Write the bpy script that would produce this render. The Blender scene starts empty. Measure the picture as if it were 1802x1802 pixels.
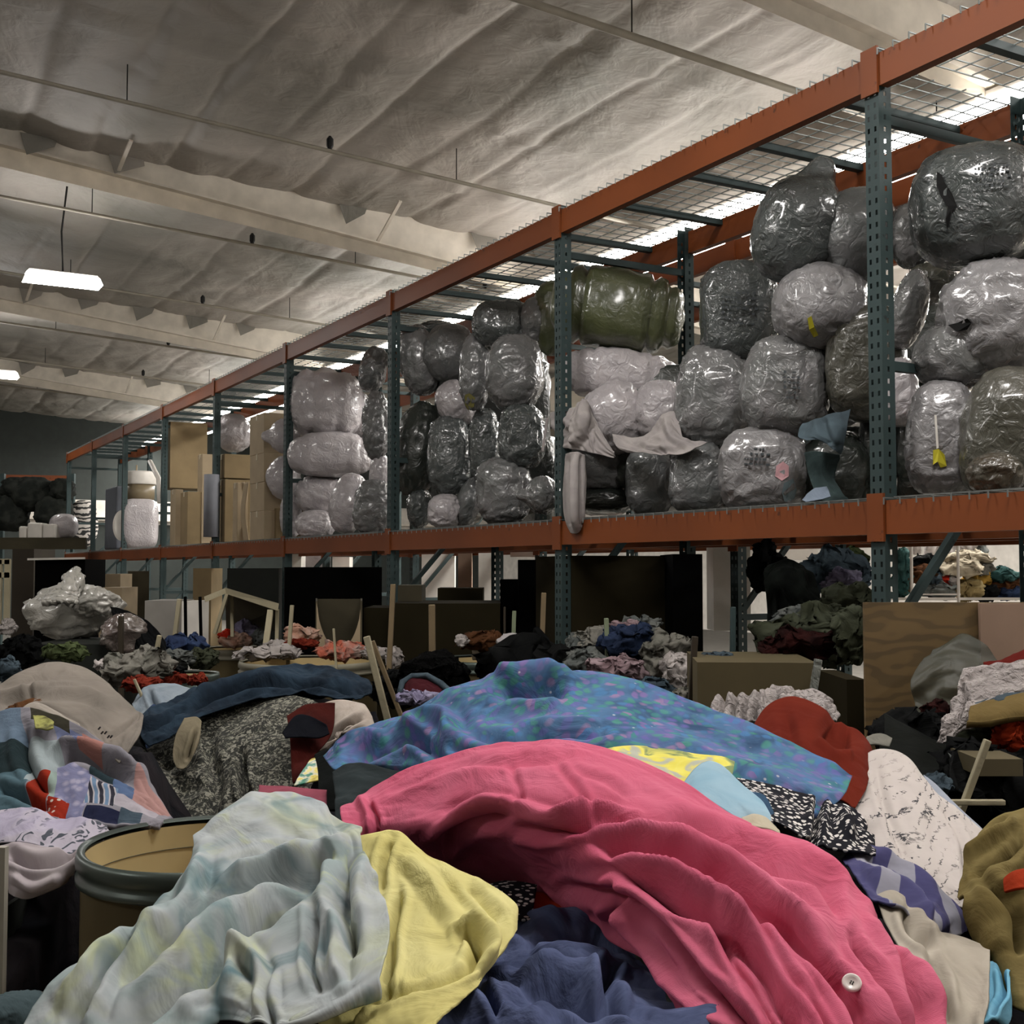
import bpy, bmesh, math, random
import numpy as np
from mathutils import Vector, Matrix

# ---------------------------------------------------------------- camera, world, exposure
EYE = 1.60
FPX = 2100.0
PITCH = math.atan(99.0 / FPX)
sc = bpy.context.scene
cam_data = bpy.data.cameras.new('camera')
cam = bpy.data.objects.new('camera', cam_data)
sc.collection.objects.link(cam)
cam.location = (0, 0, EYE)
cam.rotation_euler = (math.pi / 2 + PITCH, 0, 0)
cam_data.sensor_width = 36
cam_data.lens = FPX / 1802 * 36
cam_data.clip_start = 0.05
cam_data.clip_end = 200
sc.camera = cam
world = bpy.data.worlds.new('world')
sc.world = world
world.use_nodes = True
world.node_tree.nodes['Background'].inputs[0].default_value = (0.80, 0.86, 1.0, 1)
world.node_tree.nodes['Background'].inputs[1].default_value = 0.02
sc.view_settings.view_transform = 'Standard'
sc.view_settings.look = 'None'
sc.view_settings.gamma = 1
sc.view_settings.use_curve_mapping = False
sc.view_settings.exposure = 0.1
LAMP_E = 62.0      # emission of the hanging lamps
STRIP_E = 30.0      # emission of the strip light line

# ---------------------------------------------------------------- frames of reference
TH = math.atan(1188.0 / FPX)
D1 = Vector((-math.sin(TH), math.cos(TH), 0))    # along the rack, away from the viewer
D2 = Vector((math.cos(TH), math.sin(TH), 0))     # across the rack, aisle side to back
RT = 3.76                                        # aisle face of the rack
RD = 1.0                                         # rack depth
S0 = 3.56; BAY = 2.52
DECK = EYE + 0.285
TOPB = EYE + 2.02
def W(s, t, z): return D1 * s + D2 * t + Vector((0, 0, z))
cP, sP = math.cos(PITCH), math.sin(PITCH)
def ray(px, py):
    u, v = (px - 901) / FPX, (901 - py) / FPX
    return Vector((u, cP - v * sP, sP + v * cP))
def at(px, py, Y):
    r = ray(px, py); k = Y / r.y
    return Vector((r.x * k, Y, EYE + r.z * k))
def on_t(px, py, t):
    r = ray(px, py); k = t / (r.x * D2.x + r.y * D2.y)
    return Vector((r.x * k, r.y * k, EYE + r.z * k))
def st(p): return p.x * D1.x + p.y * D1.y, p.x * D2.x + p.y * D2.y
def proj(P):
    P = np.asarray(P, float)
    y = P[..., 1]; z = P[..., 2] - EYE
    dep = y * cP + z * sP; up = -y * sP + z * cP
    return np.stack([901 + FPX * P[..., 0] / dep, 901 - FPX * up / dep], -1)

# ---------------------------------------------------------------- noise (numpy)
_rs = np.random.RandomState(7)
_perm = _rs.permutation(256)
_grad = _rs.normal(size=(256, 3)); _grad /= np.linalg.norm(_grad, axis=1)[:, None]
def pn(P, seed=0):
    P = np.asarray(P, float) + seed * 17.31
    i = np.floor(P).astype(int); f = P - i
    w = f * f * f * (f * (f * 6 - 15) + 10)
    out = 0
    for a in (0, 1):
        for b in (0, 1):
            for c in (0, 1):
                h = _perm[(_perm[(_perm[(i[..., 0] + a) & 255] + i[..., 1] + b) & 255] + i[..., 2] + c) & 255]
                g = _grad[h]
                d = f - np.array([a, b, c])
                n = (g * d).sum(-1)
                out = out + n * (w[..., 0] if a else 1 - w[..., 0]) * (w[..., 1] if b else 1 - w[..., 1]) * (w[..., 2] if c else 1 - w[..., 2])
    return out * 1.6
def fbm(P, o=3, seed=0):
    r = 0; a = 1.0
    for k in range(o):
        r = r + a * pn(np.asarray(P) * 2 ** k, seed + k); a *= .5
    return r
def ridge(P, o=2, seed=0):
    r = 0; a = 1.0
    for k in range(o):
        r = r + a * (1 - 2 * np.abs(pn(np.asarray(P) * 2 ** k, seed + k))); a *= .5
    return r

# ---------------------------------------------------------------- materials
def lin(h, k=1.0):
    h = h.lstrip('#'); c = [int(h[i:i + 2], 16) / 255 for i in (0, 2, 4)]
    return tuple(min(.95, k * (x / 12.92 if x <= .04045 else ((x + .055) / 1.055) ** 2.4)) for x in c) + (1,)
class NT:
    def __init__(s, name):
        s.m = bpy.data.materials.new(name); s.m.use_nodes = True
        s.t = s.m.node_tree; s.b = s.t.nodes['Principled BSDF']
    def n(s, typ, **kw):
        nd = s.t.nodes.new(typ)
        for k, v in kw.items():
            if isinstance(k, str) and hasattr(nd, k): setattr(nd, k, v)
            else: nd.inputs[k].default_value = v
        return nd
    def l(s, a, b): s.t.links.new(a, b)
    def co(s, which='Object', scale=(1, 1, 1), rot=(0, 0, 0), loc=(0, 0, 0)):
        tc = s.n('ShaderNodeTexCoord'); mp = s.n('ShaderNodeMapping')
        mp.inputs['Scale'].default_value = scale; mp.inputs['Rotation'].default_value = rot; mp.inputs['Location'].default_value = loc
        s.l(tc.outputs[which], mp.inputs['Vector']); return mp.outputs[0]
    def noise(s, vec, scale, detail=3, dist=0, rough=.5):
        nd = s.n('ShaderNodeTexNoise'); s.l(vec, nd.inputs['Vector'])
        nd.inputs['Scale'].default_value = scale; nd.inputs['Detail'].default_value = detail
        nd.inputs['Distortion'].default_value = dist; nd.inputs['Roughness'].default_value = rough
        return nd.outputs['Fac']
    def voro(s, vec, scale, feature='F1', out='Distance', rnd=1.0):
        nd = s.n('ShaderNodeTexVoronoi'); nd.feature = feature; s.l(vec, nd.inputs['Vector'])
        nd.inputs['Scale'].default_value = scale; nd.inputs['Randomness'].default_value = rnd
        return nd.outputs[out]
    def wave(s, vec, scale, dist=0, direction='X', dscale=1, prof='SIN'):
        nd = s.n('ShaderNodeTexWave'); nd.bands_direction = direction; nd.wave_profile = prof; s.l(vec, nd.inputs['Vector'])
        nd.inputs['Scale'].default_value = scale; nd.inputs['Distortion'].default_value = dist; nd.inputs['Detail Scale'].default_value = dscale
        return nd.outputs['Fac']
    def ramp(s, fac, stops, interp='LINEAR'):
        nd = s.n('ShaderNodeValToRGB'); s.l(fac, nd.inputs[0]); cr = nd.color_ramp; cr.interpolation = interp
        while len(cr.elements) < len(stops): cr.elements.new(.5)
        for e, (p, c) in zip(cr.elements, stops):
            e.position = p; e.color = c if len(c) == 4 else (*c, 1)
        return nd.outputs[0]
    def mix(s, fac, a, b, mode='MIX'):
        nd = s.n('ShaderNodeMix'); nd.data_type = 'RGBA'; nd.blend_type = mode
        for sock, v in ((nd.inputs[0], fac), (nd.inputs[6], a), (nd.inputs[7], b)):
            if isinstance(v, (int, float, tuple)): sock.default_value = v
            else: s.l(v, sock)
        return nd.outputs[2]
    def math(s, op, a, b=0.0):
        nd = s.n('ShaderNodeMath'); nd.operation = op
        for sock, v in ((nd.inputs[0], a), (nd.inputs[1], b)):
            if isinstance(v, (int, float)): sock.default_value = v
            else: s.l(v, sock)
        return nd.outputs[0]
    def bump(s, h, strength=.3, dist=.01):
        nd = s.n('ShaderNodeBump'); s.l(h, nd.inputs['Height']); nd.inputs['Strength'].default_value = strength; nd.inputs['Distance'].default_value = dist
        s.l(nd.outputs[0], s.b.inputs['Normal']); return nd
    def base(s, c):
        if isinstance(c, tuple): s.b.inputs['Base Color'].default_value = c
        else: s.l(c, s.b.inputs['Base Color'])
    def set(s, **kw):
        for k, v in kw.items(): s.b.inputs[k.replace('_', ' ')].default_value = v
        return s
BW = ((0, (0, 0, 0, 1)), (1, (1, 1, 1, 1)))
FK = .74
def fabric(name, c1, c2=None, scale=6, k=1.0, rough=.92, bump=.35, bscale=9, lo=.4, hi=.6, weave=True):
    t = NT(name); v = t.co(); k = k * FK
    if c2:
        n = t.noise(v, scale, 3, .6)
        t.base(t.ramp(n, ((lo, lin(c1, k)), (hi, lin(c2, k)))))
    else:
        n = t.noise(v, 14, 3)
        t.base(t.ramp(n, ((.3, lin(c1, k * .9)), (.7, lin(c1, k * 1.08)))))
    t.set(Roughness=rough, Specular_IOR_Level=.08)
    h = t.noise(v, bscale, 5, 1.2)
    t.bump(h, bump, .03)
    return t.m
def plain(name, c, k=1.0, rough=.6, metal=0, bump=0, bscale=30, var=.12, spec=.35):
    t = NT(name); v = t.co(); n = t.noise(v, 5, 5)
    t.base(t.ramp(n, ((.3, lin(c, k * (1 - var))), (.7, lin(c, k * (1 + var))))))
    t.set(Roughness=rough, Metallic=metal, Specular_IOR_Level=spec)
    if bump: t.bump(t.noise(v, bscale, 4), bump, .01)
    return t.m
def film(name, c, c2=None, k=1.0, rough=.22, bump=.7, bscale=5, spec=.5, extra=None, trans=0.0):
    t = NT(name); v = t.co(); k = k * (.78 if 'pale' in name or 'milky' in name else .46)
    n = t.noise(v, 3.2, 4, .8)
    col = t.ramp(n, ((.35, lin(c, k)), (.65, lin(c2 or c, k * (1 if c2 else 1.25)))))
    if extra:   # a coloured patch seen through the film, at a place on the bag
        px, r, cc = extra
        vv = t.co(loc=tuple(-x for x in px))
        ln = t.n('ShaderNodeVectorMath'); ln.operation = 'LENGTH'; t.l(vv, ln.inputs[0])
        d = t.math('ADD', ln.outputs['Value'], t.math('MULTIPLY', t.noise(v, 22, 3), r * .8))
        f = t.ramp(d, ((r * 1.2, (1, 1, 1, 1)), (r * 1.5, (0, 0, 0, 1))))
        col = t.mix(f, col, lin(cc, k * 1.2))
    t.base(col)
    t.set(Roughness=rough, Specular_IOR_Level=spec, Coat_Weight=.6, Coat_Roughness=.12)
    if trans: t.set(Alpha=1 - trans)
    nd = t.n('ShaderNodeTexNoise'); nd.noise_type = 'RIDGED_MULTIFRACTAL'; t.l(t.co(scale=(1, 1, .55), rot=(.3, .2, 0)), nd.inputs['Vector'])
    nd.inputs['Scale'].default_value = bscale * .8; nd.inputs['Detail'].default_value = 2.5; nd.inputs['Roughness'].default_value = .45; nd.inputs['Distortion'].default_value = .9
    h2 = t.noise(v, bscale * 3, 3, 2.0)
    hh = t.math('ADD', t.math('MULTIPLY', nd.outputs[0], .35), t.math('MULTIPLY', h2, .35))
    t.bump(hh, bump, .05)
    return t.m

# ---------------------------------------------------------------- objects
COL = sc.collection
def props(o, label=None, cat=None, group=None, kind=None):
    if label: o['label'] = label
    if cat: o['category'] = cat
    if group: o['group'] = group
    if kind: o['kind'] = kind
    return o
def empty(name, loc, label=None, cat=None, group=None, rz=0, kind=None):
    o = bpy.data.objects.new(name, None); COL.objects.link(o)
    o.location = loc; o.rotation_euler = (0, 0, rz); o.empty_display_size = .1
    return props(o, label, cat, group, kind)
def mesh_obj(name, V, F, mat, parent=None, smooth=False, uv=None, mats=None, solid=0, **pr):
    V = np.asarray([tuple(v) for v in V], float) if not isinstance(V, np.ndarray) else V
    if parent is None:
        mn, mx = V.min(0), V.max(0); org = Vector(((mn[0] + mx[0]) / 2, (mn[1] + mx[1]) / 2, mn[2]))
    else:
        org = PW[parent.name] if parent.name in PW else parent.location.copy()
    me = bpy.data.meshes.new(name)
    me.from_pydata((V - np.array(org)).tolist(), [], F)
    for m in ([mat] if mats is None else mats): me.materials.append(m)
    if smooth: me.polygons.foreach_set('use_smooth', [True] * len(me.polygons))
    if uv is not None:
        l = me.uv_layers.new(name='UVMap')
        idx = np.empty(len(me.loops), int); me.loops.foreach_get('vertex_index', idx)
        l.data.foreach_set('uv', uv[idx].ravel())
    me.update()
    o = bpy.data.objects.new(name, me); COL.objects.link(o)
    if parent is None: o.location = org
    else:
        o.parent = parent
    PW[o.name] = org
    if solid:
        s = o.modifiers.new('thickness', 'SOLIDIFY'); s.thickness = solid; s.offset = -1
    return props(o, **pr)
PW = {}
class MB:
    """collects boxes, bars, tubes"""
    def __init__(s): s.V = []; s.F = []
    def add(s, V, F):
        k = len(s.V); s.V += [tuple(v) for v in V]; s.F += [[i + k for i in f] for f in F]; return s
    def hexa(s, c):   # 8 corners: bottom ring 0-3, top ring 4-7
        return s.add(c, [[3, 2, 1, 0], [4, 5, 6, 7], [0, 1, 5, 4], [1, 2, 6, 5], [2, 3, 7, 6], [3, 0, 4, 7]])
    def rbox(s, s0, s1, t0, t1, z0, z1):   # box aligned with the rack
        return s.hexa([W(s0, t0, z0), W(s0, t1, z0), W(s1, t1, z0), W(s1, t0, z0), W(s0, t0, z1), W(s0, t1, z1), W(s1, t1, z1), W(s1, t0, z1)])
    def bar(s, a, b, w, h, up=Vector((0, 0, 1))):
        a, b = Vector(a), Vector(b); d = (b - a).normalized(); x = d.cross(up)
        if x.length < 1e-4: x = d.cross(Vector((0, 1, 0)))
        x.normalize(); y = x.cross(d)
        r = lambda p: [p - x * w / 2 - y * h / 2, p + x * w / 2 - y * h / 2, p + x * w / 2 + y * h / 2, p - x * w / 2 + y * h / 2]
        return s.hexa(r(a) + r(b))
    def tube(s, pts, r, n=8, cap=True):
        pts = [Vector(p) for p in pts]; k = len(s.V); up = Vector((0, 0, 1))
        rr = r if isinstance(r, (list, tuple)) else [r] * len(pts)
        for i, p in enumerate(pts):
            d = (pts[min(i + 1, len(pts) - 1)] - pts[max(i - 1, 0)]).normalized()
            x = d.cross(up)
            if x.length < 1e-3: x = d.cross(Vector((0, 1, 0)))
            x.normalize(); y = x.cross(d)
            for j in range(n):
                a = 2 * math.pi * j / n
                s.V.append(tuple(p + (x * math.cos(a) + y * math.sin(a)) * rr[i]))
        for i in range(len(pts) - 1):
            for j in range(n):
                s.F.append([k + i * n + j, k + i * n + (j + 1) % n, k + (i + 1) * n + (j + 1) % n, k + (i + 1) * n + j])
        if cap:
            s.F.append([k + j for j in range(n)][::-1]); s.F.append([k + (len(pts) - 1) * n + j for j in range(n)])
        return s
    def lathe(s, c, prof, n=40):   # closed profile [(r,z)] round a vertical axis
        c = Vector(c); k = len(s.V); m = len(prof)
        for j in range(n):
            a = 2 * math.pi * j / n
            for r, z in prof: s.V.append((c.x + r * math.cos(a), c.y + r * math.sin(a), c.z + z))
        for j in range(n):
            for i in range(m - 1):
                s.F.append([k + j * m + i, k + ((j + 1) % n) * m + i, k + ((j + 1) % n) * m + i + 1, k + j * m + i + 1])
        return s
    def build(s, name, mat, parent=None, smooth=False, **pr):
        return mesh_obj(name, s.V, s.F, mat, parent, smooth, **pr)
def bevel(o, w=.004, seg=2):
    b = o.modifiers.new('bevel', 'BEVEL'); b.width = w; b.segments = seg; b.limit_method = 'ANGLE'; return o
def grid_faces(nu, nv, wrap=False):
    i = np.arange(nu - 1)[:, None]; j = np.arange(nv if wrap else nv - 1)[None, :]
    a = i * nv + j; b = i * nv + (j + 1) % nv
    return np.stack([a, b, b + nv, a + nv], -1).reshape(-1, 4).tolist()

# Catmull-Rom sheets -----------------------------------------------------------
def crm(n, m):
    M = np.zeros((m, n))
    for k, x in enumerate(np.linspace(0, n - 1, m)):
        i = min(int(x), n - 2); f = x - i
        w = (-.5 * f + f * f - .5 * f ** 3, 1 - 2.5 * f * f + 1.5 * f ** 3, .5 * f + 2 * f * f - 1.5 * f ** 3, -.5 * f * f + .5 * f ** 3)
        for q, ww in zip((i - 1, i, i + 1, i + 2), w):
            if q < 0: M[k, 0] += 2 * ww; M[k, 1] -= ww
            elif q > n - 1: M[k, n - 1] += 2 * ww; M[k, n - 2] -= ww
            else: M[k, q] += ww
    return M
def seg_dist(P, line):
    """distance in P's plane to a polyline, signed side and the place along it (0..1)"""
    best = np.full(P.shape[:-1], 1e9); side = np.zeros_like(best); loc = np.zeros_like(best)
    line = np.array(line, float); L = np.r_[0, np.cumsum(np.linalg.norm(np.diff(line, axis=0), axis=1))]
    for i in range(len(line) - 1):
        a, b = line[i], line[i + 1]; d = b - a; l2 = (d * d).sum()
        u = np.clip(((P - a) @ d) / l2, 0, 1); q = a + u[..., None] * d
        v = P - q; ds = np.sqrt((v * v).sum(-1))
        m = ds < best; best = np.where(m, ds, best)
        side = np.where(m, np.sign(d[0] * v[..., 1] - d[1] * v[..., 0]), side); loc = np.where(m, (L[i] + u * (L[i + 1] - L[i])) / L[-1], loc)
    return best, side, loc
def smooth_line(pts, n=24):
    return crm(len(pts), n) @ np.array(pts, float)
CLOTH_N = 0
def cloth(name, rows, mat, label=None, cat=None, folds=(), res=(70, 110), rip=.006, rsc=5, amp=.0, ascale=2, thick=.004, parent=None, group=None, seed=None, stretch=(1, 1), soft=.0, hem=0):
    """rows: list of rows of (px, py, Y); folds: (amplitude m, width px, [(px,py)...]) negative = valley"""
    global CLOTH_N; CLOTH_N += 1; sd = seed if seed is not None else CLOTH_N * 3
    n = max(len(r) for r in rows)
    G = np.array([crm(len(r), n) @ np.array([tuple(at(*p)) for p in r]) if len(r) != n else np.array([tuple(at(*p)) for p in r]) for r in rows])
    nu, nv = res
    Mu, Mv = crm(G.shape[0], nu), crm(n, nv)
    P = np.einsum('ai,ijk,bj->abk', Mu, G, Mv)
    du = np.gradient(P, axis=0); dv = np.gradient(P, axis=1)
    N = np.cross(du, dv); N /= np.linalg.norm(N, axis=-1)[..., None] + 1e-9
    C = np.array([0, 0, EYE]); N *= np.where(((C - P) * N).sum(-1) < 0, -1, 1)[..., None]
    px = proj(P); d = np.zeros(P.shape[:2])
    Lu = np.linalg.norm(np.diff(P, axis=0), axis=-1).sum(0).mean(); Lv = np.linalg.norm(np.diff(P, axis=1), axis=-1).sum(1).mean()
    U, Vv = np.meshgrid(np.linspace(0, Lu, nu) * stretch[0], np.linspace(0, Lv, nv) * stretch[1], indexing='ij')
    Q = np.stack([U, Vv, np.zeros_like(U)], -1)
    warp = np.stack([pn(Q * 3, sd + 5), pn(Q * 3, sd + 6), np.zeros_like(U)], -1) * .12
    for a, w, line in folds:
        ln = smooth_line(line, 6 * len(line)) if len(line) > 2 else line
        pj = px + np.stack([pn(np.concatenate([px / 60, px[..., :1] * 0], -1), sd), pn(np.concatenate([px / 60, px[..., :1] * 0], -1), sd + 1)], -1) * w * .5
        ds, side, loc = seg_dist(pj, ln)
        x = ds / w
        prof = np.exp(-x * x) if a < 0 else np.exp(-np.abs(x) ** 1.5)
        prof = prof - .35 * np.exp(-((x - 1.7) / .8) ** 2)   # the cloth gives on either side of a fold
        d += a * prof * np.clip(np.minimum(loc, 1 - loc) * 6 + .25, 0, 1)
    d += rip * (ridge((Q + warp) * rsc, 3, sd) - .5) + rip * .7 * fbm((Q + warp * 2) * rsc * 2.2, 2, sd + 9)
    if amp: d += amp * fbm(Q * ascale + warp, 2, sd + 20)
    P = P + N * d[..., None]
    uv = np.stack(np.meshgrid(np.linspace(0, 1, nu), np.linspace(0, 1, nv), indexing='ij'), -1)[..., ::-1].reshape(-1, 2)
    o = mesh_obj(name, P.reshape(-1, 3), grid_faces(nu, nv), mat, parent, True, uv=uv, label=label, cat=cat, group=group)
    s = o.modifiers.new('thickness', 'SOLIDIFY'); s.thickness = thick; s.offset = 0
    return o

# crumpled garments and bags: closed blobs ---------------------------------------
def frame_at(c, yaw=0.0, roll=0.0):
    """axes (a: along, b: across, n: towards the viewer) of an upright blob facing the viewer"""
    f = Vector((c.x, c.y, 0)).normalized(); r = Vector((f.y, -f.x, 0)); u = Vector((0, 0, 1))
    cy, sy = math.cos(yaw), math.sin(yaw)
    r2 = r * cy + f * sy; n = (-f) * cy + r * sy
    cr, sr = math.cos(roll), math.sin(roll)
    a = u * cr + r2 * sr; b = r2 * cr - u * sr
    return a, b, n
def blob(name, c, a, b, n, ra, rb, rn, mat, seed=0, e=.8, nu=36, nv=56, lump=.08, fold=.05, fs=3, radial=0.0, neck=(0, 0), bands=0, band=.07, sag=0.0, parent=None, droop=0, crump=0.0, **pr):
    """a stuffed sack or crumpled garment; poles at both ends of axis a"""
    th = np.linspace(0, math.pi, nu); ph = np.linspace(0, 2 * math.pi, nv, endpoint=False)
    T, Pp = np.meshgrid(th, ph, indexing='ij')
    ct, sn = np.cos(T), np.sin(T)
    se = lambda x, q: np.sign(x) * np.abs(x) ** q
    A = se(ct, e); R = se(sn, e); B = R * se(np.cos(Pp), e); Nn = R * se(np.sin(Pp), e)
    Q = np.stack([ct * ra, sn * np.cos(Pp) * rb, sn * np.sin(Pp) * rn], -1)
    m = (ra * rb * rn) ** (1 / 3)
    k = 1 + lump * fbm(Q / m * 1.1, 2, seed) + fold * (ridge(Q / m * fs + .35 * pn(Q / m * 4, seed + 4)[..., None], 3, seed + 2) - .6)
    if radial:
        kk = 9 + seed % 5
        ang = Pp * kk + 3 * pn(Q / m * 1.7, seed + 8)
        endw = np.abs(ct) ** 2
        k = k - radial * endw * (np.abs(np.sin(ang)) ** .7 - .4) - radial * .5 * endw * ridge(np.stack([np.cos(Pp) * 5, np.sin(Pp) * 5, ct * 1.5], -1), 2, seed + 11)
    if bands:
        x = (A + 1) / 2 * bands
        k = k * (1 - band * np.abs(np.cos(x * math.pi)) ** 10) * np.where(np.abs(A) > .97, 1, 1)
    fade = np.clip(np.minimum(T, math.pi - T) * 4, 0, 1)
    k = 1 + (k - 1) * fade
    A = A * ra * (1 + (k - 1) * .3); B = B * rb * k; Nn = Nn * rn * k
    for side, ln in ((1, neck[0]), (-1, neck[1])):   # gathered, tied ends
        if ln:
            w = np.clip((ct * side - .80) / .20, 0, 1)
            A = A + side * ln * w ** 1.5
            sh = 1 - .45 * w * (1 - w) * 2
            flare = np.where(w > .93, 1.0, 1.0)
            B = B * sh * flare; Nn = Nn * sh * flare
    if sag:
        B = B
    P = np.array(c) + A[..., None] * np.array(a) + B[..., None] * np.array(b) + Nn[..., None] * np.array(n)
    if crump:
        q1 = P / m
        P = P + m * crump * np.stack([fbm(q1 * 1.1, 2, seed + 50 + i) for i in range(3)], -1) + m * crump * .35 * np.stack([ridge(q1 * 2.6, 2, seed + 60 + i) for i in range(3)], -1)
    if droop:
        P[..., 2] -= droop * ((B / rb) ** 2)
    V = P.reshape(-1, 3); F = grid_faces(nu, nv, True)
    return mesh_obj(name, V, F, mat, parent, True, **pr)
# ---------------------------------------------------------------- the building
def vinyl():
    t = NT('roof_insulation_vinyl'); v = t.co()
    n = t.noise(v, .35, 5, .6)
    t.base(t.ramp(n, ((.35, lin('#807e77')), (.65, lin('#aea79f')))))
    t.set(Roughness=.6, Specular_IOR_Level=.3)
    h = t.math('ADD', t.noise(t.co(rot=(0, 0, -TH), scale=(1, .6, 1)), 1.3, 4, .8), t.math('MULTIPLY', t.noise(v, 5, 3, 1), .25))
    t.bump(h, .5, .10); return t.m
M_vinyl = vinyl()
M_steel = plain('painted_roof_steel', '#cfc7ba', rough=.5)
M_pipe = plain('sprinkler_pipe_paint', '#8d867a', rough=.5)
M_black = plain('black_iron', '#141414', rough=.5)
M_conc = plain('concrete', '#5d5a54', rough=.8, bump=.3, bscale=20)
M_darkwall = plain('dark_end_wall', '#2f3431', rough=.7)  # one dark tone over the end wall
M_whitewall = plain('white_wall_liner', '#cfc9c0', rough=.7)
def roof_z(t): return EYE + 4.75 - .056 * t
def raf_z(t): return EYE + 4.63 - .11 * t
def make_ceiling():
    S = np.linspace(-5, 38.5, 260); T = np.linspace(-12, 20, 800)
    s, t = np.meshgrid(S, T, indexing='ij')
    Q = np.stack([s * .35, t * .9, s * 0], -1)
    z = roof_z(t) - .0 - .03 * np.abs(np.sin(math.pi * (t + .15 * pn(Q * .8)) / 1.55)) ** .8
    z = z - .035 * fbm(Q * 1.3, 3, 3) - .022 * ridge(Q * np.array([1.6, 1.1, 1]), 3, 9)
    z -= .05 * np.exp(-((np.mod(s + .3 * pn(Q) - 6.18 + .6, 1.83) - .9) / .05) ** 2)
    tm = np.mod(t + .15 * pn(Q * .8) + .775, 1.55) - .775
    z += .022 * np.exp(-(tm / .06) ** 2) + .015 * np.exp(-((np.mod(t + .12 * pn(Q * .7, 4), 1.55) - .775) / .04) ** 2)
    for i in range(5):   # the blanket is caught on top of every frame
        z += 0
    P = s[..., None] * np.array(D1) + t[..., None] * np.array(D2); P[..., 2] = z
    o = mesh_obj('ceiling', P.reshape(-1, 3), grid_faces(len(S), len(T)), M_vinyl, smooth=True, label='sagging white vinyl faced roof insulation between purlins', kind='structure')
    r = MB().rbox(-5, 38.5, -12, 20, EYE + 5.6, EYE + 5.7); r.build('roof', M_steel, kind='structure')
    return o
ceiling = make_ceiling()
FR = [6.18, 13.5, 20.82, 28.14]
for i, s in enumerate(FR):
    m = MB(); w = .11; T0, T1 = -12, 17
    for a, b, z0a, z1a, z0b, z1b in ((-.012, .012, raf_z(T0), roof_z(T0) + .1, raf_z(T1), roof_z(T1) + .1), (-w, w, raf_z(T0) - .02, raf_z(T0), raf_z(T1) - .02, raf_z(T1))):
        m.hexa([W(s + a, T0, z0a), W(s + a, T1, z0b), W(s + b, T1, z0b), W(s + b, T0, z0a), W(s + a, T0, z1a), W(s + a, T1, z1b), W(s + b, T1, z1b), W(s + b, T0, z1a)])
    r = m.build('trim_%d' % (i + 1), M_steel, label='tapered steel roof frame', kind='structure')
    bs = []
    for t in np.arange(-10, 16, 3.1):   # flange braces up to the purlins
        t = t + .2
        b = MB().bar(W(s - .05, t, raf_z(t)), W(s - .75, t, roof_z(t) - .1), .04, .02)
        b.build('flange_brace', M_steel, r)
    for t in np.arange(-11, 16, .9):    # loose corners of the blanket folded down over the frame
        if random.Random(int(t * 77 + i)).random() < .45: continue
        rr = random.Random(int(t * 99 + i)); z = roof_z(t) - .12
        f = MB().add([W(s - .03, t, z + .1), W(s - .03, t + .38, z + .1), W(s - .10, t + .30 + rr.random() * .1, z - .02), W(s - .16, t + .05, z - .12 - rr.random() * .08)], [[0, 1, 2, 3]])
        mesh_obj('insulation_flap', f.V, f.F, M_vinyl, r, solid=.004)
# sprinkler lines
for k in range(-1, 7):
    s = 7.33 + 3.66 * k; dz = .40
    pts = [W(s, t, roof_z(t) - dz) for t in (-12, -4, 4, 12, 17)]
    r = empty('sprinkler_pipe', pts[2], ['bare steel sprinkler pipe under the roof behind the viewer', 'thick sprinkler pipe crossing the upper corner above the rack', 'long thin sprinkler pipe crossing above the first roof frame', 'sprinkler pipe crossing just under the first roof frame', 'sprinkler pipe passing beside the nearer hanging lamp', 'sprinkler pipe between the second and third roof frames', 'sprinkler pipe close by the third roof frame', 'farthest sprinkler pipe near the dark end wall'][k + 1], 'pipe')
    MB().tube(pts, .021 if k else .032, 8).build('pipe', M_pipe, r, True)
    for t in np.arange(-9.6, 16, 3.35) + .35 * k:
        p = W(s, t, roof_z(t) - dz)
        h = MB(); h.tube([p + Vector((0, 0, .02)), p + Vector((0, 0, .05)), p + Vector((0, 0, .12)), p + Vector((0, 0, .15))], [.02, .035, .035, .012], 8)
        h.build('sprinkler_head', M_black, r)
        q = W(s, t + 1.4, roof_z(t + 1.4) - dz)
        MB().tube([q, q + Vector((0, 0, dz - .05))], .006, 5).build('hanger_rod', M_black, r)
# walls and floor
MB().rbox(-6, 38.7, -12.2, 20.2, -.1, 0).build('floor', M_conc, kind='structure')
MB().rbox(36.5, 36.7, -12, 20, 0, 2.9).build('wall_far', M_darkwall, kind='structure')
MB().rbox(36.5, 36.7, -12, 20, 2.9, 3.6).build('wall_far_liner', M_whitewall, kind='structure').name = 'wall_far.001'
MB().rbox(36.5, 36.7, -12, 20, 3.6, EYE + 5.6).build('wall_far', M_darkwall, kind='structure')
MB().rbox(-6, 38.5, 19.8, 20, 0, EYE + 5.6).build('wall_right', M_whitewall, kind='structure')
MB().rbox(-6, 38.5, -12.2, -12, 0, EYE + 5.6).build('wall_left', M_whitewall, kind='structure')
MB().rbox(-6.2, -6, -12, 20, 0, EYE + 5.6).build('wall_back', M_whitewall, kind='structure')
for i, t in enumerate((-7.5, -2.6)):   # girts and a brace on the dark end wall
    pass
g = MB()
g.rbox(36.25, 36.5, -12, 20, 3.0, 3.06)
g.build('trim_5', M_steel, kind='structure')

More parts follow.
